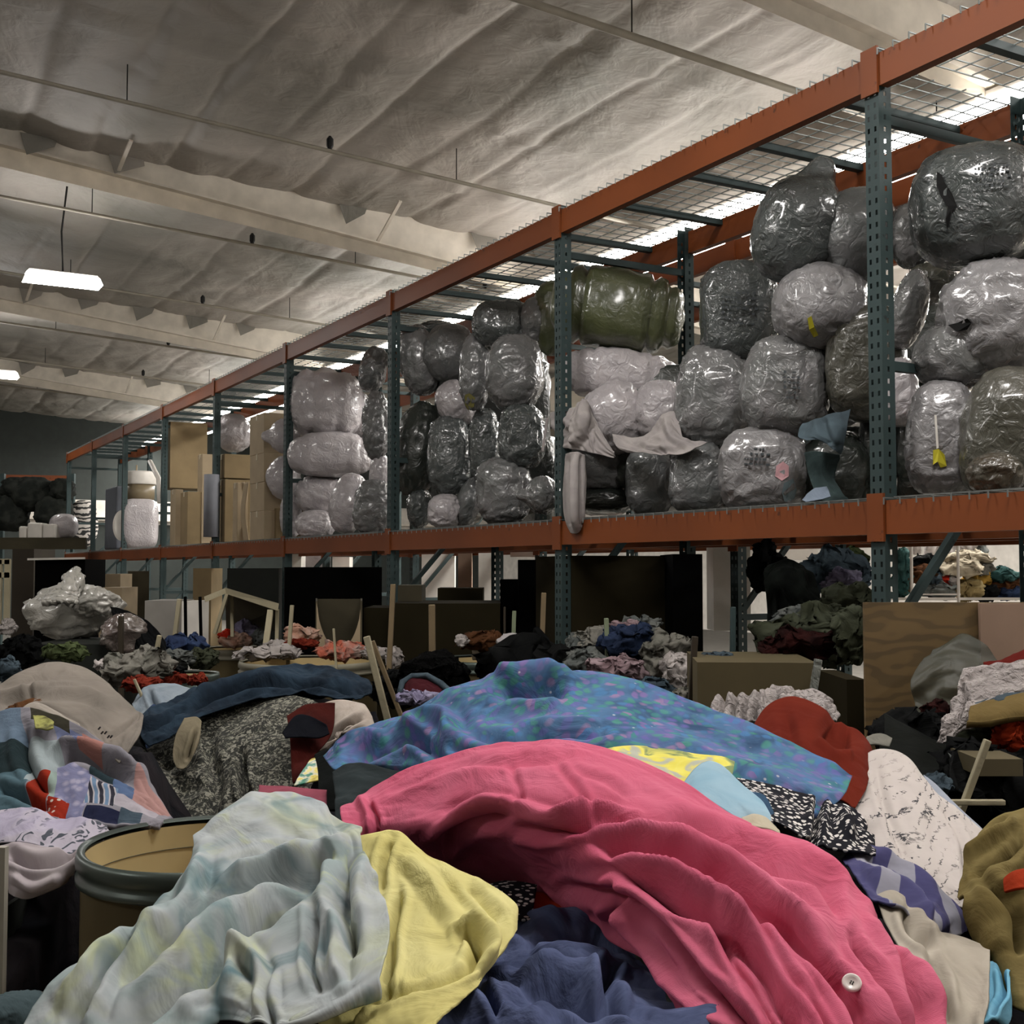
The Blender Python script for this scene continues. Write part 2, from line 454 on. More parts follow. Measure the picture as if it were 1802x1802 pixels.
# ---------------------------------------------------------------- lamps
def emis(name, c, e):
    t = NT(name); t.set(Emission_Strength=e); t.b.inputs['Emission Color'].default_value = c; t.base((.9, .9, .9, 1)); return t.m
M_tube = emis('lit_diffuser', (1.0, .965, .93, 1), LAMP_E)
M_strip = emis('lit_strip_diffuser', (1.0, .97, .92, 1), STRIP_E)
M_white = plain('white_enamel', '#cfcac2', rough=.4)
M_tube_fill = emis('added_fill_diffuser', (1.0, .965, .93, 1), LAMP_E * 2.6)  # for the added lamps behind the second rack only
def lamp(s, t, zc, label, cat='lamp', L=.86, wd=.30, tilt=0.0, tube=None):
    c = W(s, t, zc)
    r = empty('hanging_lamp', c, label, cat, 'hanging lamps over the aisle')
    def bx(h, w0, z0, z1): return [W(s - w0, t - h, zc + z0), W(s - w0, t + h, zc + z0), W(s + w0, t + h, zc + z0), W(s + w0, t - h, zc + z0)] + [W(s - w0 * .8, t - h * .93, zc + z1), W(s - w0 * .8, t + h * .93, zc + z1), W(s + w0 * .8, t + h * .93, zc + z1), W(s + w0 * .8, t - h * .93, zc + z1)]
    a = MB().hexa(bx(L / 2, wd / 2, -.085, .0)).build('diffuser', tube or M_tube, r)
    b = MB().hexa(bx(L / 2 * .95, wd / 2 * .6, .002, .04)).build('housing', M_white, r)
    top = roof_z(t) - .1
    MB().tube([W(s, t, zc + .04), W(s + .02, t - .02, (zc + top) / 2), W(s, t + .03, top)], .012, 6).build('cable', M_black, r)
    return r
lamp(14.75, 2.25, EYE + 3.44, 'white oblong hanging lamp, nearer of the two over the aisle')
lamp(22.6, 2.3, EYE + 3.44, 'white oblong hanging lamp cut by the picture edge, farther of the two')
for s, t in ((4.6, 1.2), (1.6, 2.3), (1.5, 6.2), (-1.5, 4.6), (3.5, -5.0), (14.5, -5.0), (22.6, -5.0), (8.5, -6.0)):  # unseen lamps added to light the foreground and the ceiling
    lamp(s, t, EYE + 3.44, 'added hanging lamp outside the picture for fill light', L=1.2, wd=.45)
for s, t in ((5.6, 12.5), (9.0, 13.5)):  # unseen lamps added to brighten the wall and shelves behind the racks
    lamp(s, t, EYE + 3.2, 'large added lamp beyond the second rack, outside the picture, for fill light', L=2.0, wd=.9, tube=M_tube_fill)
# the long line of strip lights high behind the rack
for i in range(13):
    s0 = 5.3 + i * 2.35; t = 8.15; z = roof_z(t) - .62
    r = empty('strip_light', W(s0 + 1.1, t, z), 'white strip light, %s in the long row behind the rack counted from the viewer' % ['first', 'second', 'third', 'fourth', 'fifth', 'sixth', 'seventh', 'eighth', 'ninth', 'tenth', 'eleventh', 'twelfth', 'thirteenth'][i], 'strip light', 'row of strip lights behind the rack')
    MB().rbox(s0, s0 + 2.3, t - .41, t + .41, z - .10, z - .0).build('diffuser', M_strip, r)
    MB().rbox(s0 - .01, s0 + 2.31, t - .40, t + .40, z + .001, z + .06).build('housing', M_white, r)
# ---------------------------------------------------------------- the big pallet rack
def paint(name, c, wear, k=1.0):
    t = NT(name); v = t.co(); n = t.noise(v, 9, 6, 0, .65); n2 = t.noise(v, 1.3, 3)
    base = t.ramp(n2, ((.3, lin(c, k * .8)), (.7, lin(c, k * 1.15))))
    t.base(t.mix(t.ramp(n, ((.62, (0, 0, 0, 1)), (.70, (1, 1, 1, 1)))), base, lin(wear)))
    t.set(Roughness=.55, Specular_IOR_Level=.25); return t.m
M_orange = paint('orange_rack_paint', '#713a19', '#382115')
M_teal = paint('grey_green_rack_paint', '#303e3e', '#1f2626')
M_galv = plain('galvanised_wire', '#6d7270', rough=.45, metal=.4)
PH = TOPB + .17
def post_mesh(z0, z1):
    """open channel upright: punched aisle face and punched side"""
    m = MB(); w = .038; d = .07
    zs = [z0]; z = z0 + .03
    while z < z1 - .06:
        zs += [z, z + .022]; z += .0508
    zs.append(z1)
    def strip(pa, pb, cols, holes):
        k = len(m.V); nx = len(cols)
        for zz in zs:
            for c in cols: m.V.append(tuple(pa * (1 - c) + pb * c + Vector((0, 0, zz))))
        for i in range(len(zs) - 1):
            for j in range(nx - 1):
                if i % 2 == 1 and j in holes: continue
                m.F.append([k + i * nx + j, k + i * nx + j + 1, k + (i + 1) * nx + j + 1, k + (i + 1) * nx + j])
    a, b, c, e = W(-w, 0, 0), W(w, 0, 0), W(w, d, 0), W(-w, d, 0)
    strip(a, b, [0, .18, .34, .66, .82, 1], (1, 3))
    strip(a, e, [0, .38, .58, 1], (1,))
    strip(b, c, [0, .38, .58, 1], (1,))
    return m
pm_V = post_mesh(0, PH)
me_post = bpy.data.meshes.new('rack_post'); me_post.from_pydata(pm_V.V, [], pm_V.F); me_post.materials.append(M_teal)
def dup_part(name, me, parent, loc, rz=0, solid=0, **pr):
    o = bpy.data.objects.new(name, me); COL.objects.link(o); o.parent = parent; o.location = Vector(loc) - parent.location; o.rotation_euler = (0, 0, rz)
    if solid:
        q = o.modifiers.new('thickness', 'SOLIDIFY'); q.thickness = solid; q.offset = -1
    return props(o, **pr)
NB = 9
def new_mesh(name, mb, mat):
    me = bpy.data.meshes.new(name); me.from_pydata([tuple(v) for v in mb.V], [], mb.F); me.materials.append(mat); return me
def beam(mb, s0, s1, t, z0, z1, step=.0):
    mb.rbox(s0, s1, t - .025, t + .025, z0, z1); return mb
def rack(t0, i0, i1, label, full=True, decks=True, rot_back=True):
    r = empty('pallet_rack', W(S0 + BAY * 3, t0 + RD / 2, 0), label, 'pallet rack')
    conn = MB().rbox(-.045, .045, -.012, .0, -.03, .17)
    me_b = new_mesh('beam', beam(MB(), .045, BAY - .045, 0, 0, .14), M_orange)
    me_c = new_mesh('beam_connector', conn, M_orange)
    me_x = new_mesh('deck_bar', MB().bar(W(0, .03, 0), W(0, RD - .03, 0), .045, .035), M_teal)
    brk = []
    g = MB()   # wire deck of one bay, with its wires turned down over the beam
    for s in np.arange(.08, BAY - .05, .085): g.bar(W(s, -.03, 0), W(s, RD + .03, 0), .005, .005); g.bar(W(s, -.03, .002), W(s, -.03, -.028), .005, .005)
    for t in np.arange(.03, RD, .105): g.bar(W(.06, t, .005), W(BAY - .06, t, .005), .005, .005)
    me_g = new_mesh('wire_deck', g, M_galv)
    me_h = new_mesh('frame_strut', MB().bar(W(0, .06, 0), W(0, RD - .06, 0), .03, .04), M_teal)
    me_d = new_mesh('frame_brace', MB().bar(W(0, .06, 0), W(0, RD - .06, .95), .03, .035), M_teal)
    for i in range(i0, i1 + 1):
        s = S0 + BAY * i
        dup_part('post', me_post, r, W(s, t0, 0), solid=.0025)
        dup_part('post', me_post, r, W(s, t0 + RD, 0), rz=math.pi, solid=.0025)
        for z in (.25, 1.28, 2.45, TOPB - .12): dup_part('frame_strut', me_h, r, W(s, t0, z))
        for z in (.28, 1.32): dup_part('frame_brace', me_d, r, W(s, t0, z))
        for z in (DECK - .145, TOPB):
            for t in (t0 - .006, ):
                dup_part('beam_connector', me_c, r, W(s, t, z))
        if i == i1: continue
        for z in (DECK - .145, TOPB):
            dup_part('beam', me_b, r, W(s, t0 + .02, z)); dup_part('beam', me_b, r, W(s, t0 + RD - .02, z))
            if decks: dup_part('wire_deck', me_g, r, W(s, t0, z + .149))
            for q in range(4): dup_part('deck_bar', me_x, r, W(s + BAY * (q + .5) / 4 + (.05 if q < 2 else -.05), t0, z + .115))
    return r
RACK = rack(RT, -1, 8, 'long orange beamed pallet rack with grey green punched posts and wire decks')
RACK2 = rack(RT + 1.35, -1, 4, 'second orange beamed pallet rack standing back to back behind the long one', decks=False)
# ---------------------------------------------------------------- filled plastic bags on the rack
F_grey = film('grey_plastic_film', '#8a8c8b', '#a09d9e', rough=.24)
F_dark = film('dark_grey_plastic_film', '#5d6462', '#757a7a', rough=.2, bump=1.0)
F_pale = film('pale_plastic_film', '#b3adaf', '#c8c1c2', rough=.3, bump=.7)  # pale tone, raised to put lamp light into the third bay's bags
F_mid = film('half_pale_film', '#848283', '#989697', rough=.28)
F_ashy = film('ash_plastic_film', '#7b7f7e', '#908f90', rough=.3)
F_darkshade = film('near_black_and_shade_film', '#343a35', '#454b44', rough=.35, bump=.5)  # near black bags; in the gap fillers this colour stands in for shade
F_green = film('olive_green_film', '#5c6340', '#767c55', rough=.28, bump=.35)
F_olive = film('brownish_clear_film', '#5b5a4d', '#77746a', rough=.3)
F_brown = film('brown_filled_film', '#4b3f2c', '#6d695c', rough=.3)
M_ink = plain('printed_ink', '#3a3f42', rough=.6)
M_yellow = plain('yellow_tag', '#b9b02c', rough=.6)
M_hole = plain('black_filling', '#050505', rough=.9)
BAGG = 'filled plastic bags on the rack deck'
ALLB = []
def bag(px, py, w, h, mat, label, t=.42, roll=0, yaw=0, e=.78, fold=.075, lump=.08, radial=.05, neck=(0, 0), bands=0, deep=None, long='v', seed=None, extra=None, name='plastic_bag', band=.09, marks=None):
    """px, py, w, h: where its middle shows and how big; t: how deep its middle sits in the rack"""
    sd = seed if seed is not None else len(ALLB) * 7 + 1
    c = on_t(px, py, RT + t); Y = c.y
    W2, H2 = w / 2 * Y / FPX, h / 2 * Y / FPX
    dp = deep if deep else min(max(.75 * min(W2, H2) + .06, .12), t - .03)
    dp = min(dp, .42)
    rl = math.radians(roll) + (math.pi / 2 if long == 'h' else 0)
    a, b, n = frame_at(c, math.radians(yaw), rl)
    ra, rb = (H2, W2) if long == 'v' else (W2, H2)
    if roll: pass
    o = blob(name, c, a, b, n, ra * 1.03, rb * 1.03, dp, mat, sd, e=e, lump=lump, fold=fold, radial=radial, neck=tuple(x * Y / FPX for x in neck), bands=bands, band=band, nu=44, nv=64,
             label=label, cat='bag', group=None)
    ALLB.append(o)
    if marks:   # small printed lines on the film
        for (mx, my, mw, rows) in marks:
            rr = random.Random(sd); m = MB()
            for k in range(rows):
                x = mx - mw / 2
                while x < mx + mw / 2:
                    ww = rr.uniform(2, 7); y = my + k * 9 + (x - mx) * .05
                    # find the bag's surface in front of this point
                    r_ = ray(x + ww / 2, y); O = Vector((0, 0, EYE)) ; u_ = r_.normalized()
                    q = [(O - c).dot(v_) / s_ for v_, s_ in ((a, ra), (b, rb), (n, dp))]; dd = [u_.dot(v_) / s_ for v_, s_ in ((a, ra), (b, rb), (n, dp))]
                    A_ = sum(x_ * x_ for x_ in dd); B_ = 2 * sum(x_ * y_ for x_, y_ in zip(q, dd)); C_ = sum(x_ * x_ for x_ in q) - 1.30
                    D_ = B_ * B_ - 4 * A_ * C_
                    if D_ > 0 and rr.random() < .8:
                        k_ = (-B_ - math.sqrt(D_)) / (2 * A_); p = O + u_ * k_
                        rt = (r_.cross(Vector((0, 0, 1)))).normalized(); up = Vector((0, 0, 1)); sc_ = p.y / FPX
                        hw, hh = ww / 2 * sc_, rr.uniform(1.0, 2.4) * sc_
                        fr = -u_ * .004
                        V_ = [p - rt * hw - up * hh, p + rt * hw - up * hh, p + rt * hw + up * hh, p - rt * hw + up * hh]
                        m.hexa([v + u_ * .004 for v in V_][:4] + [v + fr for v in V_])
                    x += ww + rr.uniform(2, 5)
            if m.V: m.build('printed_text', M_ink, o, label='faded dark print')
    return o
# right of the nearest post
bag(1715, 365, 215, 205, F_dark, 'big dark grey plastic bag with a black tear, topmost right of the nearest post', t=.45, e=.72, fold=.035, lump=.05, radial=.03, roll=-4, marks=[(1745, 290, 60, 5)])
bag(1605, 415, 70, 110, F_grey, 'small pale grey bag wedged behind the nearest post beside the torn bag', t=.75)
bag(1800, 440, 80, 120, F_dark, 'dark bag just behind the big torn bag at the picture edge', t=.8)
bag(1758, 560, 190, 200, F_mid, 'grey bag hung with loose pale film, under the big torn bag', t=.48, fold=.09, radial=.08, e=.85)
bag(1680, 630, 140, 115, F_grey, 'round grey bag bulging left below the film covered bag', t=.36, long='h', e=.9, fold=.05)
bag(1600, 545, 60, 140, F_grey, 'narrow glossy grey bag just right of the nearest post', t=.6, roll=15, e=.9)
bag(1640, 500, 80, 70, F_olive, 'brownish bag tucked under the torn bag right of the nearest post', t=.8)
bag(1585, 690, 60, 120, F_pale, 'pale pinkish bag peeping out right of the nearest post', t=.62)
bag(1658, 772, 116, 195, F_mid, 'upright whitish bag with a yellow tag, standing on the deck', t=.3, e=.68, fold=.06, radial=.03, roll=3)
bag(1772, 765, 150, 235, F_olive, 'large brownish clear bag on the deck at the picture edge', t=.34, e=.8, fold=.05, roll=8)
bag(1752, 835, 90, 75, F_brown, 'brown low bag on the deck in front of the large brownish clear bag', t=.12, e=.9, fold=.08, deep=.1)
bag(1600, 780, 50, 150, F_darkshade, 'near black bag standing right of the nearest post', t=.8)
# the nearest bay left of the nearest post
bag(1405, 405, 150, 190, F_dark, 'dark grey bag with a pointed peak, topmost in the nearest bay', t=.42, roll=22, e=.85, neck=(38, 0), fold=.04, radial=.03)
bag(1510, 415, 130, 165, F_ashy, 'smooth ash grey bag lying behind the peaked bag', t=.62, roll=0, e=.85, fold=.03)
bag(1445, 541, 168, 142, F_mid, 'round grey bag flecked with yellow below the peaked bag', t=.45, long='h', e=.85, fold=.06, radial=.08, extra=1)
bag(1299, 553, 132, 178, F_dark, 'square shouldered dark bag with faded print, high beside the rear post', t=.62, e=.62, fold=.05, radial=.03, marks=[(1300, 515, 60, 7)])
bag(1255, 700, 126, 178, F_grey, 'glossy grey bag under the square shouldered bag', t=.5, e=.68, fold=.08, radial=.06, roll=4)
bag(1383, 682, 142, 178, F_grey, 'grey bag with upright faded print, middle of the nearest bay', t=.4, e=.66, fold=.07, radial=.06, roll=4, marks=[(1392, 655, 26, 6)])
bag(1525, 640, 130, 200, F_olive, 'tall brownish bag behind the nearest post', t=.6, e=.7, fold=.06)
bag(1343, 828, 146, 150, F_mid, 'pale bag with pink and blue clothes showing, on the deck in the nearest bay', t=.32, e=.66, fold=.07, radial=.05, marks=[(1330, 790, 40, 4)])
bag(1470, 830, 120, 140, F_darkshade, 'dark sagging bag on the deck under the loose blue grey cloth', t=.6, e=.8)
bag(1545, 800, 60, 180, F_darkshade, 'black bag in the shade behind the nearest post', t=.75, e=.7)
bag(1228, 842, 96, 125, F_ashy, 'ash grey bag on the deck left of the pale pink and blue bag', t=.4, e=.64, fold=.06)
bag(1144, 845, 82, 122, F_ashy, 'upright dull bag on the deck below the white draped sheet', t=.45, e=.66, fold=.05)
bag(1052, 815, 150, 105, F_grey, 'rounded grey bag under the knotted white sheet', t=.4, long='h', e=.9, fold=.05)
bag(1062, 880, 110, 40, F_darkshade, 'flat dark bag squashed on the deck under the knotted sheet', t=.4, e=.9)
bag(955, 872, 62, 66, F_grey, 'small pointed grey bag on the deck left of the second post', t=.25, long='h', neck=(0, 16), e=1.0)
bag(1092, 662, 205, 92, F_pale, 'long pale bag tied into ribs, lying under the green ribbed bag', t=.5, long='h', roll=8, bands=8, e=.75, fold=.04)
bag(1085, 735, 110, 120, F_pale, 'pale glossy bag with slanting wrinkles beside the knotted sheet', t=.35, roll=-30, e=.75, fold=.08, radial=.1)
bag(1165, 725, 90, 110, F_pale, 'dull pale bag behind the long white sheet', t=.5, e=.8, fold=.06)
bag(1085, 547, 236, 142, F_green, 'long olive green bag tied into ribs on the upper strut', t=.5, long='h', roll=9, bands=8, e=.72, fold=.015, radial=0, band=.16)
bag(970, 560, 60, 130, F_green, 'end of a second olive green bag left of the second post', t=.7, e=.8, fold=.04)
# second bay
bag(739, 634, 72, 124, F_grey, 'upright glossy bag at the top left of the second bay', t=.3, roll=-12, e=.85, radial=.07)
bag(792, 622, 92, 102, F_ashy, 'round dull grey bag right of the upright glossy bag', t=.45, e=.9, fold=.04)
bag(770, 590, 80, 50, F_dark, 'dark bag lying on top at the left of the second bay', t=.7, e=.9)
bag(884, 571, 106, 80, F_dark, 'dark glossy bag topmost in the second bay', t=.45, long='h', e=.8, radial=.08)
bag(942, 566, 50, 84, F_grey, 'grey bag end right of the topmost bag in the second bay', t=.6, e=.85)
bag(836, 655, 54, 132, F_grey, 'narrow upright bag with yellowish base in the second bay', t=.32, e=.85, fold=.09)
bag(906, 656, 94, 132, F_grey, 'plump grey bag with fanned wrinkles left of the second post', t=.36, e=.74, fold=.07, radial=.09)
bag(803, 710, 64, 82, F_pale, 'small tilted pale bag in the middle of the second bay', t=.4, roll=-35, e=.85, radial=.1)
bag(736, 790, 80, 166, F_darkshade, 'dark green black draped bag at the left of the second bay', t=.3, roll=8, e=.95, fold=.08)
bag(791, 803, 74, 138, F_dark, 'tall dark glossy bag beside the dark draped bag', t=.34, e=.72, fold=.09, radial=.06)
bag(853, 785, 54, 130, F_dark, 'tall narrow dark bag in the middle of the second bay', t=.45, e=.75, fold=.09)
bag(919, 768, 78, 112, F_dark, 'crinkled dark bag below the plump grey bag', t=.4, e=.7, fold=.1, radial=.06)
bag(886, 865, 92, 116, F_grey, 'crinkled grey bag on the deck in the second bay', t=.3, e=.72, fold=.1, radial=.1)
bag(738, 893, 42, 76, F_dark, 'small waisted dark bag on the deck beside the third post', t=.3, e=1.0, fold=.08, neck=(10, 0))
bag(783, 900, 56, 60, F_pale, 'small crumpled pale bag on the deck in the second bay', t=.25, e=.8, fold=.12)
bag(824, 885, 40, 90, F_ashy, 'slim grey bag on the deck beside the crinkled grey bag', t=.4, roll=14, e=1.0)
bag(950, 830, 60, 110, F_darkshade, 'near black bag left of the second post', t=.75)
bag(870, 740, 190, 300, F_darkshade, 'big dark bag added as shade at the back of the second bay', t=.82, e=.5, deep=.16)  # this and the next are dark fillers added for shade between bags
bag(1230, 760, 300, 230, F_darkshade, 'wide dark bag added as shade at the back of the nearest bay', t=.85, e=.5, deep=.13)
# third bay, its film kept pale for the lamp light falling there
bag(574, 712, 128, 116, F_pale, 'big pale roll like bag with its wrinkled end outward, topmost in the third bay', t=.4, long='h', bands=3, e=.7, roll=0, radial=.12, fold=.05)
bag(622, 728, 60, 84, F_pale, 'pale bag behind the big roll like bag', t=.75, e=.8)
bag(501, 768, 52, 58, F_pale, 'small pointed pale bag jutting out under the big roll', t=.18, long='h', neck=(0, 14), e=.95)
bag(583, 801, 150, 76, F_pale, 'long pale bag tied into ribs in the middle of the third bay', t=.4, long='h', bands=6, e=.72, fold=.04, band=.05)
bag(500, 841, 58, 76, F_pale, 'round pale bag jutting out beside the fourth post', t=.2, e=.95, fold=.05)
bag(562, 870, 86, 64, F_pale, 'rounded pale bag under the long ribbed bag', t=.35, long='h', e=.85)
bag(512, 908, 36, 78, F_pale, 'slim upright pale bag on the deck beside the fourth post', t=.2, e=.8)
bag(555, 923, 66, 50, F_pale, 'low pale bag on the deck in the third bay', t=.25, e=.8)
bag(614, 886, 62, 104, F_pale, 'tilted pale bag with a dark fold on the deck', t=.3, roll=14, e=.85, radial=.08)
bag(655, 893, 62, 96, F_grey, 'crinkled grey bag on the deck left of the third post', t=.3, roll=5, e=.75, fold=.1)
bag(657, 650, 44, 78, F_ashy, 'small crinkled grey bag high beside the third post', t=.4, roll=12, fold=.12)
bag(662, 748, 46, 120, F_grey, 'crinkled upright bag hanging beside the third post', t=.35, e=.9, fold=.14)
bag(668, 842, 34, 90, F_pale, 'narrow pale bag beside the third post', t=.4, e=.8)
bag(620, 820, 150, 190, F_darkshade, 'big dark bag added as shade at the back of the third bay', t=.85, e=.5, deep=.13)  # added dark filler, its colour makes the shade behind this bay
# fourth bay
bag(411, 762, 56, 66, F_pale, 'white plastic bag heaped on the boxes beyond the fourth post', t=.35, e=.85)
# dark bags added on the second rack to block the wall and darken gaps
for i, (x, y, w, h, lab) in enumerate(((1330, 850, 170, 130, 'added dark bag on the second rack behind the pale pink and blue bag'), (1190, 850, 150, 110, 'added dark bag on the second rack behind the upright dull bag'), (1500, 850, 150, 190, 'added dark bag on the second rack behind the dark sagging bag'), (1650, 820, 150, 250, 'added dark bag on the second rack behind the bag with the yellow tag'),
        (1060, 840, 130, 130, 'added dark bag on the second rack behind the knotted sheet'), (930, 850, 130, 170, 'added dark bag on the second rack left of the second post'), (800, 860, 120, 130, 'added dark bag on the second rack behind the tall dark glossy bag'), (1620, 610, 120, 200, 'added dark bag on top of another on the second rack right of the nearest post'), (1480, 660, 130, 180, 'added dark bag on top of another on the second rack left of the nearest post'), (1330, 720, 130, 130, 'added dark bag on top of another on the second rack in the nearest bay'))):
    bag(x, y, w, h, F_darkshade, lab, t=1.85, e=.7, fold=.04, deep=.4)
# yellow tag, tear, torn holes
def patch(name, pts, mat, parent, d=.006):
    """a small shaped piece lying on a thing: pts (px,py,Y)"""
    P = [at(*p) for p in pts]; c = sum(P, Vector()) / len(P); n = (Vector((0, 0, EYE)) - c).normalized() * d
    m = MB(); k = len(P); m.add(P + [p + n for p in P], [list(range(k))[::-1], [k + i for i in range(k)]] + [[i, (i + 1) % k, k + (i + 1) % k, k + i] for i in range(k)])
    return m.build(name, mat, parent)
def front_Y(o, px, py, back=.004):
    """where the view line through px,py meets the object"""
    dg = None
    r = ray(px, py).normalized(); O = Vector((0, 0, EYE)) - o.location
    me = o.data
    ok, loc, nrm, _ = o.ray_cast(O, r)
    return (loc + o.location).y - back if ok else (o.location.y)
bpy.context.view_layer.update()
big = ALLB[0]
def patch_on(o, name, pts, mat, d=.006):
    return patch(name, [(x, y, front_Y(o, x, y)) for x, y in pts], mat, o, d)
patch_on(big, 'tear', [(1649, 302), (1658, 308), (1663, 322), (1675, 340), (1684, 362), (1676, 372), (1666, 362), (1655, 345), (1648, 325)], M_hole)
patch_on(big, 'tear', [(1668, 365), (1675, 366), (1673, 385), (1667, 405), (1664, 385)], M_hole)
tagb = ALLB[8]
patch_on(tagb, 'tag', [(1642, 792), (1652, 790), (1662, 800), (1666, 820), (1655, 823), (1650, 812), (1642, 818)], M_yellow)
patch_on(tagb, 'tag_strip', [(1644, 730), (1648, 730), (1652, 788), (1648, 790)], M_white)
fl = ALLB[14]
patch_on(fl, 'yellow_fleck', [(1421, 560), (1428, 556), (1433, 575), (1440, 590), (1432, 594), (1424, 580)], M_yellow)
yb = [b for b in ALLB if 'yellowish base' in b['label']][0]
patch_on(yb, 'yellow_fleck', [(818, 695), (826, 692), (836, 700), (834, 716), (824, 722), (818, 712)], plain('dull_yellow', '#7f7a45'))
pk = ALLB[3]
patch_on(pk, 'rip', [(1668, 572), (1685, 568), (1702, 560), (1710, 568), (1702, 580), (1684, 584)], M_hole)
pb = [b for b in ALLB if 'pink and blue' in b['label']][0]
patch_on(pb, 'pink_cloth_inside', [(1366, 820), (1378, 812), (1388, 820), (1388, 838), (1376, 846), (1364, 838)], plain('pink_seen_through', '#a98084'), .003)
patch_on(pb, 'blue_cloth_inside', [(1380, 850), (1396, 842), (1402, 862), (1396, 885), (1380, 882), (1376, 866)], plain('blue_seen_through', '#7f9198'), .003)

# ---------------------------------------------------------------- loose sheets hung over the bags
C_sheet = fabric('white_cotton_sheet', '#b5aeab', '#a7a09f', bump=.3)
def yt(px, py, t): return on_t(px, py, RT + t).y
def T(rows): return [[(x, y, yt(x, y, t)) for x, y, t in r] for r in rows]
cloth('draped_sheet', T([[(968, 728, .05), (1010, 716, .06), (1030, 705, .1), (1050, 745, .1), (1075, 790, .12)],
                         [(975, 760, .03), (1005, 750, .0), (1030, 745, .03), (1050, 775, .08), (1082, 800, .12)],
                         [(985, 785, .05), (1010, 790, .02), (1035, 795, .05), (1055, 800, .08), (1080, 806, .12)]]), C_sheet, 'white cotton sheet knotted round the second post', 'sheet',
      folds=[(.03, 10, [(1030, 710), (1022, 745), (1012, 780)]), (-.02, 7, [(1045, 740), (1030, 770), (1015, 795)]), (-.02, 6, [(980, 740), (1000, 765), (1008, 790)])], rip=.014, rsc=6)
cloth('sheet_tail', T([[(998, 800, .04), (1012, 796, -.02), (1026, 802, .04)], [(994, 850, .02), (1012, 850, -.06), (1029, 850, .02)], [(996, 905, .0), (1012, 905, -.06), (1028, 905, .0)], [(1006, 936, .0), (1013, 938, -.03), (1022, 928, .0)]]), C_sheet,
      'twisted white sheet tail hanging over the orange beam', 'sheet', folds=[(-.02, 3, [(1005, 805), (1008, 920)]), (.02, 3, [(1013, 805), (1013, 930)]), (-.02, 3, [(1020, 805), (1019, 920)])], rip=.004, thick=.02)
cloth('draped_sheet', T([[(1078, 765, .15), (1130, 770, .2), (1170, 728, .25), (1190, 725, .3)],
                         [(1085, 785, .12), (1140, 785, .15), (1180, 760, .2), (1205, 775, .25)],
                         [(1100, 796, .12), (1150, 798, .13), (1200, 800, .18), (1245, 780, .3)]]), C_sheet, 'pale sheet slung from the middle bags of the nearest bay', 'sheet',
      folds=[(.02, 6, [(1172, 735), (1185, 770), (1215, 785)]), (-.015, 5, [(1100, 780), (1150, 792), (1200, 795)])], rip=.01)
C_slate = fabric('slate_blue_cotton', '#56656d', '#475259', bump=.3)
cloth('draped_cloth', T([[(1412, 745, .2), (1440, 738, .22), (1468, 728, .25), (1497, 720, .3)], [(1405, 768, .16), (1440, 765, .18), (1470, 762, .2), (1488, 760, .25)], [(1420, 776, .15), (1442, 775, .18), (1465, 790, .2), (1478, 800, .25)]]), C_slate,
      'slate blue cloth draped over the dark sagging bag', 'cloth', folds=[(-.02, 8, [(1450, 735), (1460, 785)])], rip=.008)
cloth('draped_cloth', T([[(1412, 880, .1), (1430, 862, .12), (1455, 856, .14)], [(1418, 884, .08), (1438, 880, .1), (1462, 874, .14)]]), fabric('pale_blue_cotton', '#8592a2'), 'small pale blue cloth lying on the deck edge under the slate cloth', 'cloth', rip=.006)
cloth('draped_cloth', T([[(1418, 800, .3), (1440, 795, .32), (1478, 800, .3)], [(1425, 840, .25), (1455, 845, .27), (1470, 850, .3)], [(1440, 880, .2), (1470, 885, .2), (1495, 882, .25)]]), fabric('dull_teal_cotton', '#3c4a4a', '#2c3636'), 'dull teal cloth hanging down below the slate blue cloth', 'cloth', rip=.012)
cloth('white_strip', T([[(961, 735, .06), (966, 735, .06)], [(957, 765, .06), (961, 765, .06)], [(953, 795, .06), (957, 796, .06)]]), C_sheet, 'thin white cloth strip dangling left of the second post', 'strip', res=(20, 6), rip=.001)
# ---------------------------------------------------------------- boxes and household goods in the far bays
M_card = plain('brown_cardboard', '#7a694c', rough=.85, bump=.1, var=.1)
M_card2 = plain('pale_cardboard', '#95856c', rough=.85, bump=.1, var=.1)
M_tape = plain('packing_tape', '#b0a58e', rough=.3)
M_cardd = plain('old_dark_cardboard', '#3a3526', rough=.9, bump=.1, var=.15)
def rz_at(px, py, t):
    p = on_t(px, py, RT + t); s, _ = st(p); return s, p.z
def carton(x0, x1, y0, y1, label, t=.08, d=.45, mat=None, tape=True, flaps=False):
    """front face between columns x0 and x1, lines y0 (top) and y1 (bottom), at depth t in the rack"""
    s1, _ = rz_at(x0, y0, t); s0, _ = rz_at(x1, y0, t)
    _, za = rz_at((x0 + x1) / 2, y0, t); _, zb = rz_at((x0 + x1) / 2, y1, t)
    r = empty('cardboard_box', W((s0 + s1) / 2, RT + t + d / 2, zb), label, 'box')
    bevel(MB().rbox(s0, s1, RT + t, RT + t + d, zb, za).build('body', mat or M_card, r), .006)
    if tape:
        sm = (s0 + s1) / 2; MB().rbox(sm - .025, sm + .025, RT + t - .003, RT + t + d + .003, za - .06, za + .003).build('tape', M_tape, r)
    return r
carton(285, 300, 745, 860, 'tall tilted cardboard box high beyond the fifth post', t=.1, d=.5)
carton(300, 309, 862, 962, 'pale cardboard box on the deck under the tall tilted box', t=.08, d=.1, mat=M_card2)
carton(318, 330, 866, 962, 'upright cardboard box printed with a dark mark on the deck', t=.12, d=.32)
carton(348, 356, 800, 962, 'tall narrow cardboard box left of the fourth bay post', t=.3, d=.2, mat=M_card2)
carton(380, 396, 845, 958, 'tall cardboard box right of the foam wrapped post', t=.1, d=.3)
